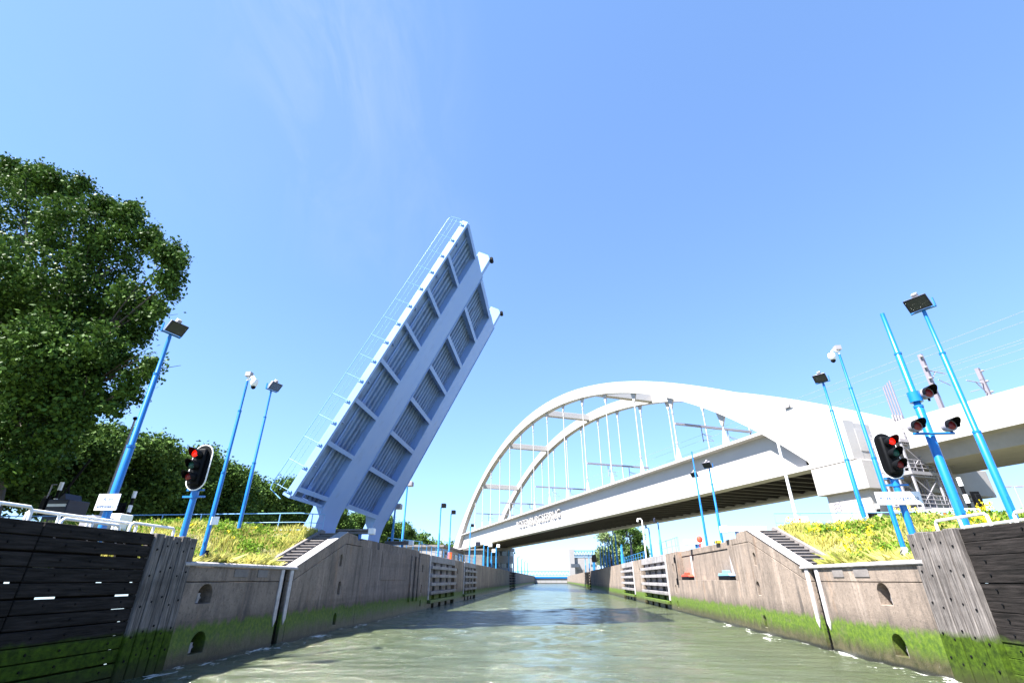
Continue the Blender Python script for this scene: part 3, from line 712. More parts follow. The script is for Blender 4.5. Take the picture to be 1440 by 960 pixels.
for z in (8.2, 11.3, 14.2):
    s = MB(TWR); s.box((48.9, 29.9, z-.12), (52.3, 32.5, z-.02)); s.box((48.85, 29.85, z-.2), (52.35, 29.9, z+.1)); s.box((48.8, 29.9, z-.2), (48.85, 32.5, z+.1)); s.build('platform', M['galv'], tw)
    s = MB(TWR)
    for zz in (.4, .75, 1.1): s.tube([(48.9, 32.5, z+zz), (48.9, 29.9, z+zz), (52.2, 29.9, z+zz)], .036, 6)
    for mm in np.linspace(48.9, 52.2, 5): s.tube([(mm, 29.9, z), (mm, 29.9, z+1.1)], .028, 6)
    for bb_ in np.linspace(30.4, 32.5, 4): s.tube([(48.9, bb_, z), (48.9, bb_, z+1.1)], .028, 6)
    s.build('railing', M['galv'], tw)
    # flight going down from the platform
    z2 = z - 1.75; s = MB(TWR)
    for k in range(9): s.box((52.3+k*.29, 29.95, z-.2-k*.2), (52.58+k*.29, 31.0, z-.16-k*.2))
    s.bar((52.3, 29.92, z-.1), (55.0, 29.92, z-2.0), .06, .24); s.bar((52.3, 31.03, z-.1), (55.0, 31.03, z-2.0), .06, .24)
    s.build('flight', M['galv'], tw)
    s = MB(TWR)
    for zz in (.55, 1.05): s.tube([(52.3, 29.9, z+zz), (55.0, 29.9, z-1.9+zz)], .026, 6)
    for k in range(4): s.tube([(52.5+k*.8, 29.9, z-.15-k*.56), (52.5+k*.8, 29.9, z+.9-k*.56)], .026, 6)
    s.build('railing', M['galv'], tw)
    s = MB(TWR)                                                       # cross bracing and the return flight behind
    for k in range(11): s.box((48.95+k*.31, 29.95, z-.3), (49.02+k*.31, 32.45, z-.205))
    for k in range(7): s.box((48.95, 30.0+k*.4, z-.4), (52.25, 30.05+k*.4, z-.302))
    s.bar((49.0, 30.0, z-3), (52.2, 30.0, z-.4), .07, .07); s.bar((52.2, 30.0, z-3), (49.0, 30.0, z-.4), .07, .07)
    for k in range(5): s.tube([(49.3+k*.62, 32.2, z-3), (49.3+k*.62, 32.2, z-.2)], .035, 6)
    s.bar((49.0, 32.4, z-3), (52.2, 32.4, z-.2), .06, .06); s.bar((52.2, 32.4, z-3), (49.0, 32.4, z-.2), .06, .06)
    for k in range(9): s.box((52.2-k*.35, 31.3, z-2.9+k*.31), (52.5-k*.35, 32.3, z-2.86+k*.31))
    s.bar((52.3, 31.28, z-3), (49.1, 31.28, z-.15), .06, .22)
    s.build('bracing', M['galv'], tw)

# ------------------------------------------------------------------ poles, lamps, signals
def pole(root, x, y, z0, z1, r, steps=(.45, .8), m='blue_pole'):
    a = z0 + (z1-z0)*steps[0]; b = z0 + (z1-z0)*steps[1]
    MB().tube([(x,y,z0), (x,y,a), (x,y,a+.04), (x,y,b), (x,y,b+.04), (x,y,z1)], [r, r, r*.8, r*.8, r*.62, r*.55], 12).build('pole', M[m], root)
    MB().tube([(x,y,a-.05), (x,y,a+.03)], r*1.1, 12).build('collar', M[m], root); MB().tube([(x,y,b-.04), (x,y,b+.03)], r*.9, 12).build('collar', M[m], root)
    MB().box((x-r*.45, y-r*1.06, z0+1.3), (x+r*.45, y-r*.7, z0+1.75)).build('hatch', M[m], root)
def flood_head(root, x, y, z, az, k=1.0, m='blue_pole'):
    """square floodlight in a U bracket, facing azimuth az (from +Y, clockwise) and tilted down"""
    Q = Euler((0, 0, -az)).to_matrix() @ Euler((R(-38), 0, 0)).to_matrix()
    fr = lambda a, b, c: Vector((x, y, z)) + Q @ (Vector((a, b, c))*k)
    up = lambda a, b, c: Vector((x, y, z)) + Euler((0, 0, -az)).to_matrix() @ (Vector((a, b, c))*k)
    MB(up).tube([(0, 0, -.34), (0, 0, -.16)], .07, 8).box((-.45, -.05, -.17), (.45, .05, -.12)).box((-.46, -.05, -.17), (-.42, .05, .25)).box((.42, -.05, -.17), (.46, .05, .25)).build('bracket', M['blue_pole'], root)
    h = MB(fr).prism([(-.4, 0), (.4, 0), (.4, .56), (-.4, .56)], .12, .24, conv=lambda a, b, c: (a, c, b)).prism([(-.3, .08), (.3, .08), (.3, .5), (-.3, .5)], -.12, .12, conv=lambda a, b, c: (a, c, b)).box((-.1, -.2, .4), (.1, .05, .66)).build('floodlight', M['galv'], root, bevel=.02)
    MB(fr).box((-.36, .243, .04), (.36, .255, .52)).build('glass', M['glass_dark'], h)
    MB(fr).box((-.41, .2, -.01), (.41, .262, .035)).box((-.41, .2, .525), (.41, .262, .57)).box((-.41, .2, .04), (-.365, .262, .52)).box((.365, .2, .04), (.41, .262, .52)).build('rim', M['navy'], h)
def flood_pole(px, py, X, tx, ty, z0, r, az, label, k=1.0, group=None):
    P = at_x(px, py, X); zt = z_at(tx, ty, P.x, P.y)
    root = thing('floodlight_pole', (P.x, P.y, z0), label, 'floodlight', group)
    pole(root, P.x, P.y, z0, zt, r); flood_head(root, P.x, P.y, zt + .3*k, az, k); return root, P, zt
gF = 'blue floodlight poles round the lock entrance'
flA, PA, _ = flood_pole(146, 735, -14.2, 239, 474, 3.3, .12, R(110), 'tallest blue floodlight pole on the left, rising in front of the big tree', .8, gF)
flood_pole(337, 737, -17.3, 383, 552, 5.2, .1, R(110), 'blue floodlight pole on the left grass crest, right of the camera pole', .9, gF)
flB, PB, _ = flood_pole(1427.6, 731, 15.4, 1302.5, 440, 3.4, .12, R(235), 'tallest blue floodlight pole at the right edge, over the dark planks', .95, gF)
flood_pole(1220, 742, 17.6, 1155, 541, 5.1, .12, R(225), 'blue floodlight pole in the grass in front of the white pier lettering', .9, gF)
flood_pole(990, 739, 13.2, 964.8, 673, 4.8, .1, R(225), 'short blue floodlight pole under the bridge girder, left of its two neighbours', .75, gF)
flood_pole(1011.8, 739, 12.9, 995, 660, 4.8, .1, R(225), 'blue floodlight pole rising behind the white guide beam', .8, gF)
P = at_x(990, 739, 13.0)
P = at_x(990, 739, 13.0); zt = z_at(972.8, 634.6, P.x, P.y)
root = thing('blue_mast', (P.x, P.y, 4.8), 'plain slender blue mast without lamp between two floodlight poles on the right wall', 'mast'); pole(root, P.x, P.y, 4.8, zt, .09)
# camera poles
def cctv(px, py, X, tx, ty, z0, sgn, label):
    P = at_x(px, py, X); zt = z_at(tx, ty, P.x, P.y)
    root = thing('camera_pole', (P.x, P.y, z0), label, 'camera pole', 'camera poles beside the lock')
    pole(root, P.x, P.y, z0, zt, .085)
    MB().tube([(P.x, P.y, zt-.1), (P.x, P.y, zt+.25)], .05, 8).tube([(P.x, P.y, zt), (P.x+.3*sgn, P.y-.1, zt+.06), (P.x+.42*sgn, P.y-.12, zt-.1)], .04, 8).build('arm', M['white'], root)
    c = MB().lathe([(.05, .14), (.14, .1), (.16, -.05), (.12, -.18), (.04, -.24)], (P.x+.42*sgn, P.y-.12, zt-.22), (0, 0, 1), 12).build('camera', M['white'], root)
    MB().lathe([(.03, 0), (.09, .05), (.1, .12)], (P.x+.42*sgn, P.y-.12, zt-.55), (0, 0, 1), 12).build('lens_dome', M['black'], c)
    MB().box((P.x-.12, P.y-.12, zt+.1), (P.x+.12, P.y+.12, zt+.3)).build('lamp_box', M['galv'], root)
    return root, P, zt
cL, PL, _ = cctv(283.7, 782, -13.3, 353, 533, 3.2, 1, 'slim blue pole with white camera, standing behind the left low wall')
cR, PR_, _ = cctv(1265, 753, 13.3, 1175, 496, 3.2, -1, 'slim blue pole with white camera left of the large red traffic signal')
MB().box((PL.x+.1, PL.y-.16, 4.55), (PL.x+.4, PL.y-.12, 4.85)).build('notice_plate', M['white'], cL)
P = at_x(1357.7, 740, 14.4); zt = z_at(1241, 441, P.x, P.y)
ms = thing('signal_mast', (P.x, P.y, 3.4), 'thick blue mast carrying three unlit red lights on the right bank', 'signal mast')
pole(ms, P.x, P.y, 3.4, zt, .15, (.56, .8))
def lamp(root, x, y, z, lens, k=1.0, back=True, cover=None):
    """round signal lamp facing -Y with a hood"""
    c = MB().lathe([(.06*k, .36*k), (.2*k, .3*k), (.23*k, .12*k), (.23*k, 0)], (x, y, z), (0, 1, 0), 18)
    b_ = c.build('lamp_body', M[cover or 'galv'], root)
    MB().lathe([(.02, -.05*k), (.13*k, -.035*k), (.18*k, 0.0)], (x, y-.003, z), (0, 1, 0), 18).build('lens', M[lens], b_)
    vs = []; fs = []; n = 16
    for i in range(n+1):
        a = R(-25) + R(230)*i/n; d = .46*k*(.35 + .65*math.sin(max(0, min(math.pi, a + R(20)*0 if 0 < a < math.pi else 0))))
        for rr in (.235*k, .22*k):
            vs += [(x + rr*math.cos(a), y, z + rr*math.sin(a)), (x + rr*math.cos(a), y - d, z + rr*math.sin(a)*.95)]
    for i in range(n):
        q0 = i*4; q1 = q0+4
        fs += [(q0, q0+1, q1+1, q1), (q0+2, q1+2, q1+3, q0+3), (q0+1, q0+3, q1+3, q1+1)]
    MB().add(vs, fs).build('hood', M['black'], b_)
zc = z_at(1296, 556, P.x, P.y); zb = z_at(1312, 600, P.x, P.y)
MB().tube([(P.x, P.y, zc-.22), (P.x, P.y, zc+.18)], .22, 14).bar((P.x+.15, P.y-.1, zc-.05), (P.x+.35, P.y-.25, zc-.05), .08, .1).build('clamp', M['blue_pole'], ms)
MB().tube([(P.x-.72, P.y-.22, zb-.28), (P.x+.72, P.y-.22, zb-.28)], .05, 8).build('cross_arm', M['blue_pole'], ms)
for dx, z in ((.32, zc+.05), (-.55, zb), (.66, zb)):
    lamp(ms, P.x+dx, P.y-.3, z, 'red_off', .92)
    MB().tube([(P.x+dx, P.y-.22, z-.3), (P.x+dx, P.y-.22, z-.16)], .04, 8).build('lamp_foot', M['black'], ms)
def signal(px, py, X, cx, cy, z0, label, sgn):
    P = at_x(px, py, X); zcn = z_at(cx, cy, P.x, P.y)
    root = thing('traffic_signal', (P.x, P.y, z0), label, 'traffic signal', 'traffic signals at the lock entrance')
    MB().tube([(P.x, P.y, z0), (P.x, P.y, zcn-.7)], [.12, .11], 12).build('pole', M['blue_pole'], root)
    MB().tube([(P.x, P.y, zcn-1.15), (P.x, P.y, zcn-.6)], .14, 12).bar((P.x-.45, P.y, zcn-1.1), (P.x+.45, P.y, zcn-1.1), .06, .07).bar((P.x-.35, P.y, zcn-.85), (P.x+.35, P.y, zcn-.85), .06, .07).build('clamp', M['blue_pole'], root)
    def stad(w_, h_):
        r_ = w_/2; pts = []
        for k in range(13): a = math.pi*k/12; pts.append((P.x + r_*math.cos(a), zcn + h_/2 - r_ + r_*math.sin(a)))
        for k in range(13): a = math.pi + math.pi*k/12; pts.append((P.x + r_*math.cos(a), zcn - h_/2 + r_ + r_*math.sin(a)))
        return pts
    cv = lambda a, b, t: (a, t, b)
    bd = MB().prism(stad(.74, 1.72), P.y-.16, P.y-.12, conv=cv).build('board', M['black'], root)
    MB().prism(stad(.81, 1.79), P.y-.155, P.y-.115, holes=[stad(.742, 1.722)[::-1]], conv=cv).build('white_border', M['white'], root)
    MB().box((P.x-.21, P.y-.34, zcn-.72), (P.x+.21, P.y-.162, zcn+.7)).build('lamp_case', M['black'], root, bevel=.06)
    for dz, ln in ((.44, 'red_on'), (0, 'green_off'), (-.44, 'red_off')): lamp(root, P.x, P.y-.6, zcn+dz, ln, .76, cover='black')
    return root, P, zcn
tL, _, _ = signal(256, 757, -13.7, 278, 657, 3.2, 'black traffic signal with white rim showing red, in front of the left trees', -1)
tR, PT, zT = signal(1284, 752, 13.2, 1247, 641, 3.2, 'black traffic signal showing red in front of the white pier and stair tower', 1)
# name board on the right signal pole
sb = thing('name_board', (PT.x, PT.y-.15, zT-1.75), 'small white board with blue lettering fixed below the right traffic signal', 'sign')
MB().box((PT.x-.98, PT.y-.2, zT-1.83), (PT.x+.62, PT.y-.17, zT-1.37)).build('panel', M['white'], sb)
vs, fs = text_mesh('Rozenburgsesluis', .2, .006); xm = max(v[0] for v in vs); k_ = 1.4/xm
MB().add([(PT.x-.88 + v[0]*k_, PT.y-.204 - v[2], zT-1.66 + v[1]) for v in vs], fs).build('lettering', M['sign_ink'], sb)
sb = thing('notice_board', (PA.x+.3, PA.y-.2, 4.4), 'small white notice board on the left floodlight pole above the handrails', 'sign')
MB().box((PA.x-.32, PA.y-.2, 4.62), (PA.x+.42, PA.y-.17, 5.12)).build('panel', M['white'], sb)
v1, f1 = text_mesh('Auto', .17, .006); v2, f2 = text_mesh('afzetplaats', .15, .006); k_ = .6/max(v[0] for v in v2)
MB().add([(PA.x-.12 + v[0], PA.y-.204 - v[2], 4.9 + v[1]) for v in v1], f1).add([(PA.x-.25 + v[0]*k_, PA.y-.204 - v[2], 4.7 + v[1]) for v in v2], f2).build('lettering', M['sign_ink'], sb)
# white flagpole-like mast
P = at_y(1121.8, 735, 33); zt = z_at(1099.6, 623, P.x, P.y)
o = MB().tube([(P.x, P.y, 5), (P.x, P.y, zt)], [.11, .07], 10).lathe([(.07, 0), (.1, .05), (.03, .14)], (P.x, P.y, zt), (0, 0, 1), 10).build('white_mast', M['white']); tag(o, 'thin white mast standing behind the right bank railing before the bridge girder', 'mast')

# grey street lamp behind the left floodlight pole
P = at_y(141, 726, 30); zt = z_at(191, 591, P.x, P.y)
root = thing('street_lamp', (P.x, P.y, 5), 'thin grey street lamp rising just behind the tallest left floodlight pole', 'street lamp')
MB().tube([(P.x, P.y, 4.8), (P.x, P.y, zt)], [.1, .06], 10).build('pole', M['galv'], root); MB().lathe([(.06, 0), (.16, .1), (.14, .2), (.03, .26)], (P.x, P.y, zt), (0, 0, 1), 12).build('lamp_head', M['black'], root)
P = at_y(1440, 715, 62); zt = z_at(1428, 684, P.x, P.y)
root = thing('street_lamp', (P.x, P.y, 5), 'far grey double street lamp at the right edge beyond the pier', 'street lamp')
MB().tube([(P.x, P.y, 4.8), (P.x, P.y, zt)], .08, 8).build('pole', M['galv'], root); MB().box((P.x-1, P.y-.15, zt-.05), (P.x-.3, P.y+.15, zt+.12)).box((P.x+.3, P.y-.15, zt-.05), (P.x+1, P.y+.15, zt+.12)).tube([(P.x-.5, P.y, zt), (P.x+.5, P.y, zt)], .04, 6).build('lamp_head', M['galv'], root)

# striped road signal posts, seen from behind
def striped(px, py, Y, zt_px, z0, label, side):
    P = at_y(px, py, Y); zt = z_at(*zt_px, P.x, P.y); root = thing('road_signal', (P.x, P.y, z0), label, 'road signal', 'striped road signal posts')
    n = 7
    for k in range(n):
        a = z0 + (zt-z0)*k/n; b_ = z0 + (zt-z0)*(k+1)/n
        MB().tube([(P.x, P.y, a), (P.x, P.y, b_-.005)], .13 if k % 2 == 0 else .1, 10).build('post_band', M['white' if k % 2 == 0 else 'black'], root)
    MB().box((P.x+side*.25-.02*side, P.y-.15, z0+(zt-z0)*.42), (P.x+side*.85, P.y-.1, z0+(zt-z0)*.76)).build('backboard', M['black'], root, bevel=.05)
    MB().box((P.x+side*.36, P.y-.35, z0+(zt-z0)*.47), (P.x+side*.72, P.y-.152, z0+(zt-z0)*.71)).build('lamp_case', M['black'], root, bevel=.03)
    MB().bar((P.x, P.y, z0+(zt-z0)*.6), (P.x+side*.3, P.y-.12, z0+(zt-z0)*.6), .06, .06).build('bracket', M['black'], root)
striped(1369, 725, 36, (1350, 671), 5.0, 'black and white striped signal post before the shaded pier at right', 1)
striped(178, 728, 34, (186, 690), 5.0, 'black and white striped signal post with dark box right of the left floodlight pole', -1)
striped(70, 722, 34, (82, 677), 5.0, 'black and white striped signal post beside the navy cabinet at the far left', -1)
striped(1238, 725, 36, (1233, 708), 5.0, 'small striped signal post low in front of the white pier beside the right camera pole', -1)
# raised road barrier with navy machine housing
P0 = at_y(66, 724, 33.5); P1 = at_y(127, 646, 33.5)
br = thing('road_barrier', (P0.x, P0.y, 5), 'navy barrier housing with raised dark braced boom, in front of the trees at far left', 'barrier')
MB().bar(tuple(P0), tuple(P1), .1, .12).build('boom', M['black'], br)
d_ = (P1-P0); c0 = at_y(97, 690, 33.5)
MB().bar(tuple(at_y(72, 726, 33.5)), tuple(at_y(104, 672, 33.5)), .05, .05).bar(tuple(at_y(80, 706, 33.5)), tuple(at_y(92, 682, 33.5)), .05, .05).bar(tuple(at_y(97, 700, 33.5)), tuple(at_y(97, 684, 33.5)), .05, .05).build('brace', M['black'], br)
A = at_y(72, 722, 33.2); Bq = at_y(105, 703, 33.2)
h = MB().box((A.x, 32.6, 5.0), (Bq.x+.2, 34.3, Bq.z)).build('housing', M['navy'], br, bevel=.06)
MB().prism([(A.x+.5, Bq.z), (Bq.x-.3, Bq.z), (Bq.x-.5, Bq.z+.42), (A.x+.8, Bq.z+.42)], 32.8, 34.1, conv=lambda a, b, t: (a, t, b)).build('housing_lid', M['navy'], h, bevel=.03)
MB().box((A.x+.1, 32.57, Bq.z-.5), (Bq.x+.1, 32.598, Bq.z-.32)).build('white_band', M['white'], h)
MB().tube([tuple(at_y(66, 700, 33.8)), tuple(at_y(74, 681, 33.8)), tuple(at_y(80, 681, 33.8))], .05, 6).build('frame_tube', M['galv'], br)
o = MB().box((at_y(124, 733, 20).x, 19.6, 3.4), (at_y(143, 733, 20).x, 20.6, at_y(130, 726, 20).z)).build('control_cabinet', M['galv'], bevel=.05); tag(o, 'pale grey cabinet behind the left handrails beside the floodlight pole', 'cabinet')
o = MB().box((at_y(160, 735, 24).x, 23.6, 3.8), (at_y(176, 735, 24).x, 24.4, at_y(165, 723, 24).z)).build('control_cabinet', M['white'], bevel=.05); tag(o, 'white cabinet right of the left floodlight pole', 'cabinet')
P = at_y(1312, 725, 34)
o = MB().box((P.x-.2, 33.5, 4.9), (P.x+2.6, 35, at_y(1312, 716, 34).z)).build('control_cabinet', M['white'], bevel=.06); tag(o, 'white cabinet behind the grass at right, below the stair tower', 'cabinet')
# red white road barrier lying across the right road
P0 = at_y(1284, 731, 33); P1 = at_y(1330, 722, 33)
rt = thing('road_barrier', (P0.x, P0.y, 5), 'lowered red and white barrier boom behind the yellow flowers at right', 'barrier')
for k in range(8):
    a = P0.lerp(P1, k/8); b_ = P0.lerp(P1, (k+1)/8); MB().bar(tuple(a), tuple(b_), .1, .16).build('boom_band', M['red_paint' if k % 2 else 'white'], rt)
MB().tube([(P0.x+.3, P0.y, 4.9), (P0.x+.3, P0.y, P0.z)], .06).tube([(P1.x-.2, P1.y, 4.9), (P1.x-.2, P1.y, P1.z)], .06).build('support', M['white'], rt)

# blue tube railings along the bank crests
def rail_run(pts, h, label, m='rail_blue', spacing=2.2, group='blue railings on the banks', r=.032):
    root = thing('railing', pts[0], label, 'railing', group)
    top = [Vector(p)+Vector((0,0,h)) for p in pts]; mid = [Vector(p)+Vector((0,0,h*.5)) for p in pts]; lo = [Vector(p)+Vector((0,0,.08)) for p in pts]
    MB().tube([lo[0]] + top + [lo[-1]], r, 8).build('top_rail', M[m], root); MB().tube(mid, r*.7, 6).build('middle_rail', M[m], root); MB().tube(lo, r*.7, 6).build('lower_rail', M[m], root)
    for a, b_ in zip(pts[:-1], pts[1:]):
        a = Vector(a); b_ = Vector(b_); n = max(1, int((b_-a).length/spacing))
        for k in range(n): q_ = a.lerp(b_, (k+.5)/n); MB().tube([q_-Vector((0,0,.3)), q_+Vector((0,0,h))], r, 6).build('post', M[m], root)
    return root
rail_run([(-14.3, 31.4, 5.3), (-15.5, 30.6, 5.3), (-26, 30.8, 5.3), (-44, 31.0, 5.3)], 1.05, 'pale blue railing along the left grass crest below the raised bridge')
rr = rail_run([(13.8, 32.4, 5.2), (20, 32.5, 5.2), (30, 32.7, 5.2)], 1.1, 'pale blue railing along the right grass crest before the white pier')
MB().box((15.05, 32.36, 5.75), (15.75, 32.39, 6.1)).build('notice_plate', M['white'], rr)
MB().lathe([(.02, 0), (.08, .004)], (15.25, 32.356, 5.93), (0, 1, 0), 12).build('red_dot', M['red_paint'], rr)
rail_run([(-13.3, 52, 4.9), (-13.3, 68, 4.9)], 1.05, 'blue railing above the first left fender grid', 'far_blue')
rail_run([(-13.3, 75, 4.9), (-13.3, 90, 4.9)], 1.05, 'blue railing above the second left fender grid', 'far_blue')
rail_run([(-15, 47, 4.9), (-15, 60, 5.4)], 1.2, 'blue railing with wide frames in front of the low white building', 'far_blue')
rail_run([(12.3, 70, 4.9), (12.3, 90, 4.9)], 1.05, 'blue railing above the far right fender grid before the round trees', 'far_blue')
rail_run([(12.5, 52, 4.9), (13.5, 58, 5.2), (13.5, 66, 5.2)], 1.5, 'pale blue railing frame above the near right fender grid')

# lamp posts along the chamber
def post(px, py, tx, ty, X, r, label, group, head='galv', m='far_blue', hs_=1.0, face=1):
    P = at_x(px, py, X); zt = z_at(tx, ty, P.x, P.y); root = thing('lamp_post', (P.x, P.y, 4.9), label, 'lamp post', group)
    MB().tube([(P.x, P.y, 4.8), (P.x, P.y, (4.8+zt)/2), (P.x, P.y, (4.8+zt)/2+.05), (P.x, P.y, zt)], [r, r, r*.75, r*.6], 8).build('pole', M[m], root)
    k = hs_
    MB().box((P.x-.1*k+face*.2*k, P.y-.4*k, zt-.05*k), (P.x+.1*k+face*.5*k, P.y+.3*k, zt+.42*k)).bar((P.x, P.y, zt-.1), (P.x+face*.25*k, P.y, zt+.1*k), .1*k, .1*k).build('lamp_head', M[head], root, bevel=.04)
gl = 'lamp posts along the left lock wall'; gr = 'lamp posts along the right lock wall'
post(551, 762, 556, 715, -14.5, .13, 'blue lamp post closest behind the raised bridge leaf', gl)
post(566, 757, 574, 683, -15.0, .13, 'tall blue lamp post partly behind the raised bridge leaf edge', gl)
post(616, 779, 622, 713, -14.5, .13, 'tall blue lamp post in front of the low white building', gl, 'black', hs_=1.1)
post(631, 783, 636, 722, -14.5, .13, 'blue lamp post beside the orange cabinet on the left wall', gl, 'black', hs_=1.1)
post(660, 785, 663, 740, -14.0, .13, 'blue lamp post crossing the left foot of the white arch', gl, 'black')
for i, (a, b_, c, d, hd, lab) in enumerate(((667.5, 793, 668, 767, 'navy', 'short blue lamp post just right of the white arch foot, under the deck'), (680, 791, 682, 766, 'white', 'blue lamp post with white head under the deck, first of four'), (686, 791, 688, 768, 'white', 'blue lamp post with white head under the deck, second of four'),
        (691, 790, 692.5, 776, 'white', 'shorter blue lamp post with wide white head under the deck'), (697.6, 794, 698.5, 769, 'white', 'blue lamp post with white head under the deck, beside the pier columns'))):
    post(a, b_, c, d, -13.6, .2, lab, gl, hd, hs_=1.5)
for i, (a, b_, c, d) in enumerate(((715.4, 801, 716, 773), (722, 803, 722.8, 778), (728.2, 804, 728.6, 783), (733.4, 805, 733.6, 786), (738, 806, 738.3, 789), (742, 807, 742.2, 791))):
    post(a, b_, c, d, -14, .22, 'thin far blue lamp post, number %s going away from the curved grey building' % ('one','two','three','four','five','six')[i], gl, hs_=1.2)
post(930.5, 777, 924, 734, 12.6, .12, 'blue lamp post with dark box head above the near right fender grid', gr, 'navy', hs_=1.1, face=-1)
post(916.7, 780, 911.6, 742, 12.8, .12, 'dark headed blue lamp post standing between the white hooked post and the fender grid', gr, 'black', m='blue_pole', face=-1)
P = at_x(908.6, 782, 12.6); zt = z_at(902.3, 731, P.x, P.y); root = thing('lamp_post', (P.x, P.y, 4.9), 'white lamp post with hooked head beside the round green trees', 'lamp post', gr)
MB().tube([(P.x, P.y, 4.8), (P.x, P.y, zt)], .08, 8).tube([(P.x, P.y, zt-.1), (P.x-.2, P.y, zt+.2), (P.x-.55, P.y, zt+.15), (P.x-.62, P.y, zt-.2)], [.08, .08, .12, .12], 8).build('hooked_pole', M['white'], root)
post(888.7, 780, 886.2, 754, 13.2, .2, 'dark lamp post silhouetted against the round green trees', gr, 'black', m='navy', hs_=1.6, face=-1)
post(875.8, 788, 874.4, 765, 12.4, .3, 'thick short blue post before the far fender grid', gr, 'navy', hs_=.7, face=-1)
for i, (a, b_, c, d) in enumerate(((868.5, 792, 864.2, 750), (863, 793, 859, 755), (857.6, 795, 854.7, 758), (853.2, 796, 849.6, 761), (849.6, 797.5, 846.7, 767), (845.5, 798.5, 843.3, 769))):
    post(a, b_, c, d, 12.8, .2, 'thin blue lamp post before the round trees, %s from the right' % ('first','second','third','fourth','fifth','sixth')[i], gr, hs_=1.3, face=-1)
for i, (a, b_, c, d) in enumerate(((834.8, 801, 834, 774), (829.3, 803, 828.4, 779), (824, 804, 823.4, 783))):
    post(a, b_, c, d, 13.0, .17, 'faint far blue lamp post in front of the gate tower, %s from the right' % ('first','second','third')[i], gr, hs_=1.2, face=-1)
P = at_x(836.5, 800, 13.0); zt = z_at(836.4, 785, P.x, P.y); root = thing('traffic_signal', (P.x, P.y, 4.9), 'dark signal head on a blue post, far along the right wall', 'traffic signal')
MB().tube([(P.x, P.y, 4.8), (P.x, P.y, zt)], .2, 8).build('pole', M['blue_pole'], root); MB().prism([(P.x-.7, zt-1), (P.x+.7, zt-1), (P.x+.8, zt), (P.x+.5, zt+1.1), (P.x-.5, zt+1.1), (P.x-.8, zt)], P.y-.2, P.y, conv=lambda a, b, t: (a, t, b)).build('board', M['black'], root)
# orange lifebuoy cabinet
P = at_x(632.5, 785, -14.2); o = MB().box((P.x-.24, P.y-.2, 4.9), (P.x+.24, P.y+.2, 5.95)).box((P.x-.28, P.y-.24, 5.953), (P.x+.28, P.y+.24, 6.03)).build('lifebuoy_cabinet', M['orange'], bevel=.05); tag(o, 'upright orange lifebuoy cabinet on the left wall before the white building', 'cabinet')

# ------------------------------------------------------------------ buildings
bd = thing('low_building', (-26, 105, 4.8), 'low white flat roofed building on the left bank below the white arch foot', 'building')
MB().box((-34, 100, 4.8), (-21, 126, 8.3)).build('wall', M['far_white'], bd, bevel=.05)
MB().box((-34.3, 99.7, 8.3), (-20.6, 126.4, 8.7)).build('roof', M['stone'], bd)
for k in range(4): MB().box((-20.995, 103+k*5.5, 5.6), (-20.96, 106+k*5.5, 7.5)).build('window', M['win'], bd)
o = MB().box((-19.5, 118, 4.8), (-15.5, 119, 8.6)).box((-19.9, 117.6, 8.6), (-15.2, 126, 8.9)).build('canopy', M['stone']); tag(o, 'small dark canopy roof beside the low white building', 'canopy')
bd = thing('control_building', (-19, 196, 4.8), 'curved grey control building with banded windows behind the left pier', 'building')
def arcpts(cx, cy, r, n=20): return [(cx + r*math.cos(2*math.pi*k/n), cy + r*math.sin(2*math.pi*k/n)) for k in range(n)]
for z0, z1, rr, m in ((4.8, 6.5, 5.0, 'far_white'), (6.5, 8.0, 4.8, 'win'), (8.0, 10.4, 5.4, 'far_white'), (10.4, 12.0, 5.2, 'win'), (12.0, 13.0, 5.8, 'far_white')):
    MB().prism(arcpts(-19.3, 196, rr), z0, z1-.003).build('window_band' if m == 'win' else 'wall_band', M[m], bd)
# gate tower at the far lock head
gt = thing('lock_gate_tower', (23, 392, 4.8), 'tall white lock gate tower at the far right end of the chamber', 'lock tower')
s = MB().box((13.4, 388, 4), (17.2, 398, 22.8)).build('tower_leg', M['far_white'], gt, bevel=.05)
MB().box((17.2, 390, 4), (33.5, 399, 17.4)).build('wall', M['far_white'], gt)
MB().box((17.2, 389.5, 17.9), (34, 390.2, 18.8)).build('dark_beam', M['navy'], gt)
s = MB(); s.box((17.2, 389.4, 21.2), (34, 390.3, 22.0))
for k in range(8): s.bar((17.4+k*2.1, 390, 18.8), (18.45+k*2.1, 390, 21.2), .3, .3, (0, 1, 0)); s.bar((18.45+k*2.1, 390, 21.2), (19.5+k*2.1, 390, 18.8), .3, .3, (0, 1, 0))
s.build('truss', M['far_truss'], gt)
MB().box((14.4, 387.9, 10.6), (20.5, 389.97, 12.9)).build('window', M['win'], gt)
MB().box((29, 389.9, 11), (33, 389.99, 12.6)).build('window', M['win'], gt)
MB().box((18.6, 389.85, 5), (23.8, 389.98, 9.2)).build('door', M['stone'], gt)
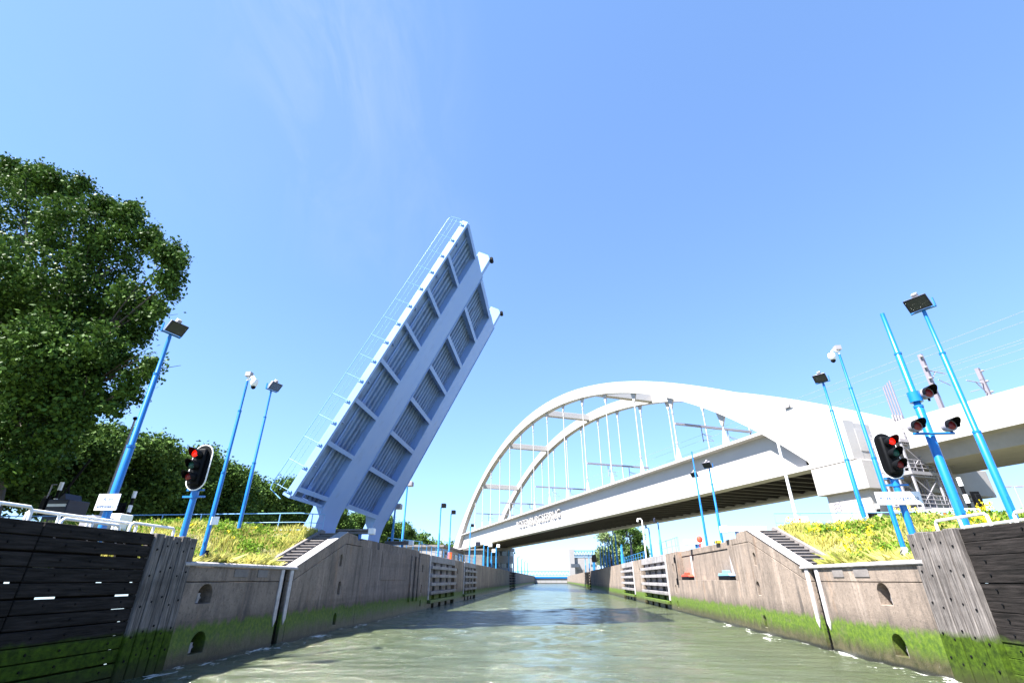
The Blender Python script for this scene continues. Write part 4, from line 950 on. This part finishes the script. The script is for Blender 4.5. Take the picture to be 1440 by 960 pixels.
# far gate and truss footbridge
lg = thing('lock_gate', (-.5, 398, -1), 'pale closed lock gate under a dark blue beam at the far end of the water', 'lock gate')
for k in range(6): MB().box((-12.4+k*4, 398, -1), (-8.55+k*4, 398.6, 3.1)).build('gate_panel', M['far_white'], lg, bevel=.06)
MB().box((-12.6, 397.4, 3.5), (11.5, 398.8, 4.6)).build('top_beam', M['blue_pole'], lg)
MB().box((-12.6, 398.2, 3.1), (11.5, 398.8, 3.5)).box((-12.6, 397.9, -1), (11.5, 398.4, .35)).build('dark_slot', M['black'], lg)
fbz = thing('truss_footbridge', (-10, 404, 5), 'pale blue lattice footbridge crossing the far end of the lock', 'footbridge')
s = MB(); s.box((-36, 404, 8.0), (14, 404.5, 8.5)); s.box((-36, 404, 5.2), (14, 404.5, 5.7))
for k in range(20): s.bar((-36+k*2.5, 404.2, 5.5), (-34.75+k*2.5, 404.2, 8.2), .35, .35, (0, 1, 0)); s.bar((-34.75+k*2.5, 404.2, 8.2), (-33.5+k*2.5, 404.2, 5.5), .35, .35, (0, 1, 0))
s.build('truss', M['far_truss'], fbz)
MB().box((-36, 404.6, 5.2), (14, 407, 5.6)).build('walkway', M['far_white'], fbz)
for x in (-35, 13): MB().box((x-.4, 404.1, 4.5), (x+.4, 406, 5.2)).build('support', M['far_white'], fbz)

# ------------------------------------------------------------------ trees
def leaf_cloud(centers, radii, per, size, spread):
    """centers (n,3): leaf clumps; returns verts, faces of rhombic leaves"""
    n = len(centers)*per
    C_ = np.repeat(centers, per, 0) + rng.normal(0, 1, (n, 3))*spread*np.array([1, 1, .8])
    a = rng.normal(0, 1, (n, 3)); a /= np.linalg.norm(a, axis=1)[:, None]
    up = rng.normal(0, 1, (n, 3))*.9 + np.array([0, 0, .8]); b = np.cross(a, up); b /= np.linalg.norm(b, axis=1)[:, None] + 1e-9
    sz = (size*rng.uniform(.45, 1.4, n))[:, None]
    v = np.stack([C_ - a*sz*.5, C_ + b*sz*.36, C_ + a*sz*.5, C_ - b*sz*.36], 1).reshape(-1, 3)
    return v, np.arange(n*4).reshape(-1, 4)
def clumps(lobes, dens, inner=.55):
    out = []
    for c, r in lobes:
        n = int(dens*r*r)
        d = rng.normal(0, 1, (n, 3)); d /= np.linalg.norm(d, axis=1)[:, None]
        rad = r*(inner + (1.06-inner)*rng.random(n)**.6)[:, None]
        # broken outline: knock out patches of directions
        k = rng.normal(0, 1, (5, 3)); k /= np.linalg.norm(k, axis=1)[:, None]
        keep = np.ones(n, bool)
        for q_ in k: keep &= ~((d @ q_ > .86) & (rng.random(n) < .8))
        out.append((np.array(c) + d*rad*np.array([1, 1, .92]))[keep])
    return np.concatenate(out)
def limbs(mb, base, top, r0, ends, nseg=5):
    base = Vector(base); top = Vector(top); pts = [base.lerp(top, k/nseg) + Vector((rng.normal(0, .12), rng.normal(0, .12), 0))*(0 < k) for k in range(nseg+1)]
    mb.tube(pts, [r0*(1-.6*k/nseg) for k in range(nseg+1)], 8)
    for e in ends:
        e = Vector(e); f = rng.uniform(.35, .95); st = base.lerp(top, f); mid = st.lerp(e, .5) + Vector((rng.normal(0, .3), rng.normal(0, .3), rng.uniform(.2, .9)))
        r = r0*(1-.6*f)*.55; mb.tube([st, st.lerp(mid, .6), mid, e], [r, r*.75, r*.5, r*.2], 6)
        for _ in range(3):
            e2 = mid.lerp(e, rng.uniform(.3, .9)) + Vector((rng.normal(0, 1), rng.normal(0, 1), rng.uniform(0, 1.2)))*1.1
            mb.tube([mid, mid.lerp(e2, .5)+Vector((0, 0, .15)), e2], [r*.4, r*.25, r*.08], 5)
# the big near tree
YB = 27.0
spec = [(30,300,52,0),(105,322,48,-.5),(165,352,40,0),(60,390,75,-1),(140,420,56,1),(185,425,32,0),(0,450,90,0),(90,490,66,-1.2),(40,560,60,.5),(-30,560,80,0),(-90,400,110,0),(-110,600,95,0),(20,630,30,0),(30,600,52,-.5),(92,556,40,-.8),(60,520,56,-1.2),(24,650,26,-.6)]
edge = [(2,244,20),(30,256,20),(66,256,19),(92,270,17),(118,272,17),(146,292,17),(178,308,18),(190,334,14),(212,340,15),(232,358,14),(244,374,11),(236,396,14),(228,416,13),(212,434,14),(206,452,13),(186,474,14),(192,506,12),(208,520,10),(186,532,11),(176,548,11),(160,566,12),(128,570,14),(104,590,14),(80,612,16),(60,630,16),(44,652,14),(14,660,16),(-10,668,20),(150,500,26),(120,540,22),(150,455,24)]
lobes = []
for px, py, rp, dy in spec:
    P = at_y(px, py, YB+dy*1.9); dep = (P-CAM).dot(_F); lobes.append((tuple(P), rp*.92*dep/FPX))
edge = [e for i, e in enumerate(edge) if i not in (4, 7, 12, 16)]
edge += [(64,240,9),(112,256,9),(120,262,7),(186,294,9),(196,300,6),(214,326,7),(246,352,9),(252,364,7),(248,388,6),(238,414,7),(224,436,6),(200,468,7),(216,510,8),(210,530,6),(190,556,7),(158,578,8),(146,574,6),(112,600,8),(92,626,8),(74,640,8),(12,232,9),(36,240,7)]
small = []
for px, py, rp in edge:
    P = at_y(px, py, YB+rng.uniform(-1.5, 1.5)); dep = (P-CAM).dot(_F); small.append((tuple(P), rp*.95*dep/FPX))
tb = at_y(22, 712, YB)
tr = thing('broad_tree', (tb.x, tb.y, 3.2), 'huge broad green tree filling the left edge of the photo', 'tree')
cl = np.concatenate([clumps(lobes, 50, .5), clumps(small, 150, .2)])
v, f_ = leaf_cloud(cl, None, 22, .25, .30)
raw('crown', v, f_, M['leaf'], org=tuple(BASE[tr.name]), parent=tr)
mb = MB(); limbs(mb, (tb.x-.6, tb.y, 3.0), tuple(at_y(60, 420, YB)), .42, [l[0] for l in lobes + small[::3]], 7)
mb.build('trunk', M['bark'], tr)
# row of trees behind the left bank
def row_tree_mesh(seed, leafmat):
    global rng
    rng = np.random.default_rng(seed)
    lb = []
    for k in range(15):
        a = rng.uniform(0, 6.28); zz = rng.uniform(3.4, 10.6); rr = 3.3*math.sqrt(max(.05, 1-((zz-6.8)/5.4)**2))*rng.uniform(.45, 1)
        lb.append(((rr*math.cos(a), rr*math.sin(a), zz), rng.uniform(1.3, 2.1)))
    lb += [((0, 0, 5), 2.6), ((0, 0, 8), 2.6), ((.5, .3, 10.8), 1.5)]
    v, f_ = leaf_cloud(clumps(lb, 95, .3), None, 7, .34, .36)
    cr = raw('crown', v, f_, leafmat)
    mb = MB(); limbs(mb, (0, 0, -.3), (0, 0, 8.5), .26, [l[0] for l in lb[:12]])
    tk = MB(); tk.v = mb.v; tk.f = mb.f
    return cr, tk
protos = []
for sd_ in (11, 12, 13):
    root = thing('row_tree', (0, 0, 0), 'x', 'tree', 'row of trees behind the left bank')
    cr, tk = row_tree_mesh(sd_, M['leaf2']); cr.parent = root; t_ = tk.build('trunk', M['bark'], root); protos.append((root, cr, t_))
words = ('nearest','second','third','fourth','fifth','sixth','seventh','eighth','ninth','tenth','eleventh','twelfth','thirteenth','fourteenth','fifteenth','sixteenth')
yy = 36.0; first = [True]*3
for i in range(16):
    root, cr, t_ = protos[i % 3]
    if first[i % 3]: r_ = root; first[i % 3] = False
    else:
        r_ = root.copy(); col.objects.link(r_)
        for ch in (cr, t_): c_ = ch.copy(); c_.parent = r_; col.objects.link(c_)
    r_.location = (-44 + rng.uniform(-1.2, 1.2), yy, 4.7); s_ = rng.uniform(.9, 1.05)*(1.0 if i else .95); r_.scale = (s_*1.15, s_*1.15, s_*1.04); r_.rotation_euler = (0, 0, rng.uniform(0, 6.28))
    r_['label'] = '%s tree of the dark green row behind the left bank, counting from the big tree' % words[i]
    yy += 6.6 + i*.25
rng = np.random.default_rng(99)
# far belt of wood that closes the row
lb = [((-46 + rng.normal(0, 3), y_, 4.8 + rng.uniform(3, 10.0)), rng.uniform(2.2, 3.6)) for y_ in np.linspace(165, 360, 90)]
v, f_ = leaf_cloud(clumps(lb, 14, .3), None, 6, .9, .7)
o = raw('far_woodland', v, f_, M['leaf2'], org=(-42, 250, 5)); tag(o, 'far belt of dark woodland on the left bank behind the lamp posts', 'woodland', kind='stuff')
# round trees on the right behind the wall
for nm, cx, cy, hh, rr, m, lab in (('round_tree', 28.5, 196, 17.5, 6.6, 'leaf2', 'dark green round tree on the right bank under the bridge deck'), ('willow_tree', 21.0, 186, 13.0, 4.8, 'leaf3', 'paler greyish green willow on the right bank, left of the dark round tree')):
    root = thing(nm, (cx, cy, 4.8), lab, 'tree')
    lb = []
    for k in range(20):
        a = rng.uniform(0, 6.28); zz = rng.uniform(.12, .92); q_ = math.sqrt(max(.05, 1-((zz-.45)/.55)**2))
        lb.append(((cx + rr*.8*q_*math.cos(a), cy + rr*.8*q_*math.sin(a), 4.8 + hh*zz), rr*rng.uniform(.24, .38)))
    v, f_ = leaf_cloud(clumps(lb, 40, .3), None, 7, .6, .5)
    raw('crown', v, f_, M[m], org=(cx, cy, 4.8), parent=root)
    mb = MB(); limbs(mb, (cx, cy, 4.6), (cx, cy, 4.8+hh*.7), .4, [l[0] for l in lb[:8]]); mb.build('trunk', M['bark'], root)

# ------------------------------------------------------------------ grass on the banks
def blades(n, sd, u0, u1, t0, t1, h0, h1, wd, lean=.35, cond=None):
    u = rng.uniform(u0, u1, n); tt = t0 + (t1-t0)*rng.random(n)**1.5
    # patchy growth
    ok = (np.sin(u*1.7+tt*1.1)+np.sin(u*.6-tt*2.3+1.7)+rng.normal(0, .8, n)) > -1.3
    ok &= ~((tt < 1.78) & (u > 24.6)); u = u[ok]; tt = tt[ok]; n = len(u)
    z = np.array([ground_z(a, b) for a, b in zip(tt, u)])
    x = (-12.6 - tt) if sd < 0 else (11.55 + tt)
    big = 1 + .5*np.sin(u*2.1+tt*.9)*np.sin(tt*1.3-u*.4)
    h = rng.uniform(h0, h1, n)*big; a = rng.uniform(0, 6.28, n); la = rng.uniform(0, 6.28, n); ln = rng.normal(0, lean, n)*h
    P = np.stack([x, u, z-.03], 1); sx = np.stack([np.cos(a), np.sin(a), np.zeros(n)], 1)*wd*rng.uniform(.6, 1.4, n)[:, None]
    tip = P + np.stack([np.cos(la)*ln, np.sin(la)*ln, h], 1); mid = P + np.stack([np.cos(la)*ln*.3, np.sin(la)*ln*.3, h*.6], 1)
    v = np.stack([P-sx, P+sx, mid+sx*.7, tip], 1).reshape(-1, 3)
    return v, np.arange(n*4).reshape(-1, 4), tip
for sd in (-1, 1):
    v, f_, tip = blades(90000, sd, 17.6, 31.4, .56, 26, .14, .42, .015)
    v2, f2, _ = blades(5000, sd, 8, 17.6, .7, 8, .2, .5, .02)
    v3, f3, _ = blades(2600, sd, 17.4, 24.6, .44, .62, .14, .42, .014, .9)
    v2 = np.concatenate([v2, v3]); f2 = np.concatenate([f2, f3+len(v2)-len(v3)])
    o = raw('grass', np.concatenate([v, v2]), np.concatenate([f_, f2+len(v)]), M['grass'], org=(sd*20, 24, 3)); tag(o, 'dry yellow green grass on the %s bank slope' % ('left' if sd < 0 else 'right'), 'grass', kind='stuff')
    # leafy herbs in patches
    pc = []
    for k in range(150 if sd > 0 else 90):
        u = rng.uniform(17.8, 29.5); tt = rng.uniform(.7, 16)
        if tt < 1.78 and u > 24.4: continue
        for j in range(26):
            uu = u + rng.normal(0, .4); t2 = max(.6, tt + rng.normal(0, .45))
            if t2 < 1.78 and uu > 24.4: continue
            pc.append(((-12.6-t2) if sd < 0 else 11.55+t2, uu, ground_z(t2, uu) + rng.uniform(.05, .42)))
    v, f_ = leaf_cloud(np.array(pc), None, 7, .13, .1)
    o = raw('herbs', v, f_, M['herb'], org=(sd*20, 24, 3)); tag(o, 'patches of leafy green herbs in the %s bank grass' % ('left' if sd < 0 else 'right'), 'plants', kind='stuff')
    fl = []
    for k in range(120 if sd > 0 else 60):
        u = rng.uniform(18.5, 31); tt = rng.uniform(.9, 20)
        if tt < 1.78 and u > 24.4: continue
        big_ = rng.random() < .4 and sd > 0
        for j in range(14 if big_ else 3): fl.append(((-12.6-tt) if sd < 0 else 11.55+tt, u, ground_z(tt, u)) + rng.normal(0, .13 if big_ else .05, 3) + np.array([0, 0, .75 if big_ else .38]))
    v, f_ = leaf_cloud(np.array(fl), None, 5, .085, .035)
    o = raw('wildflowers', v, f_, M['petal'], org=(sd*20, 24, 3)); tag(o, 'scattered yellow wildflowers on the %s bank' % ('left' if sd < 0 else 'right'), 'flowers', kind='stuff')
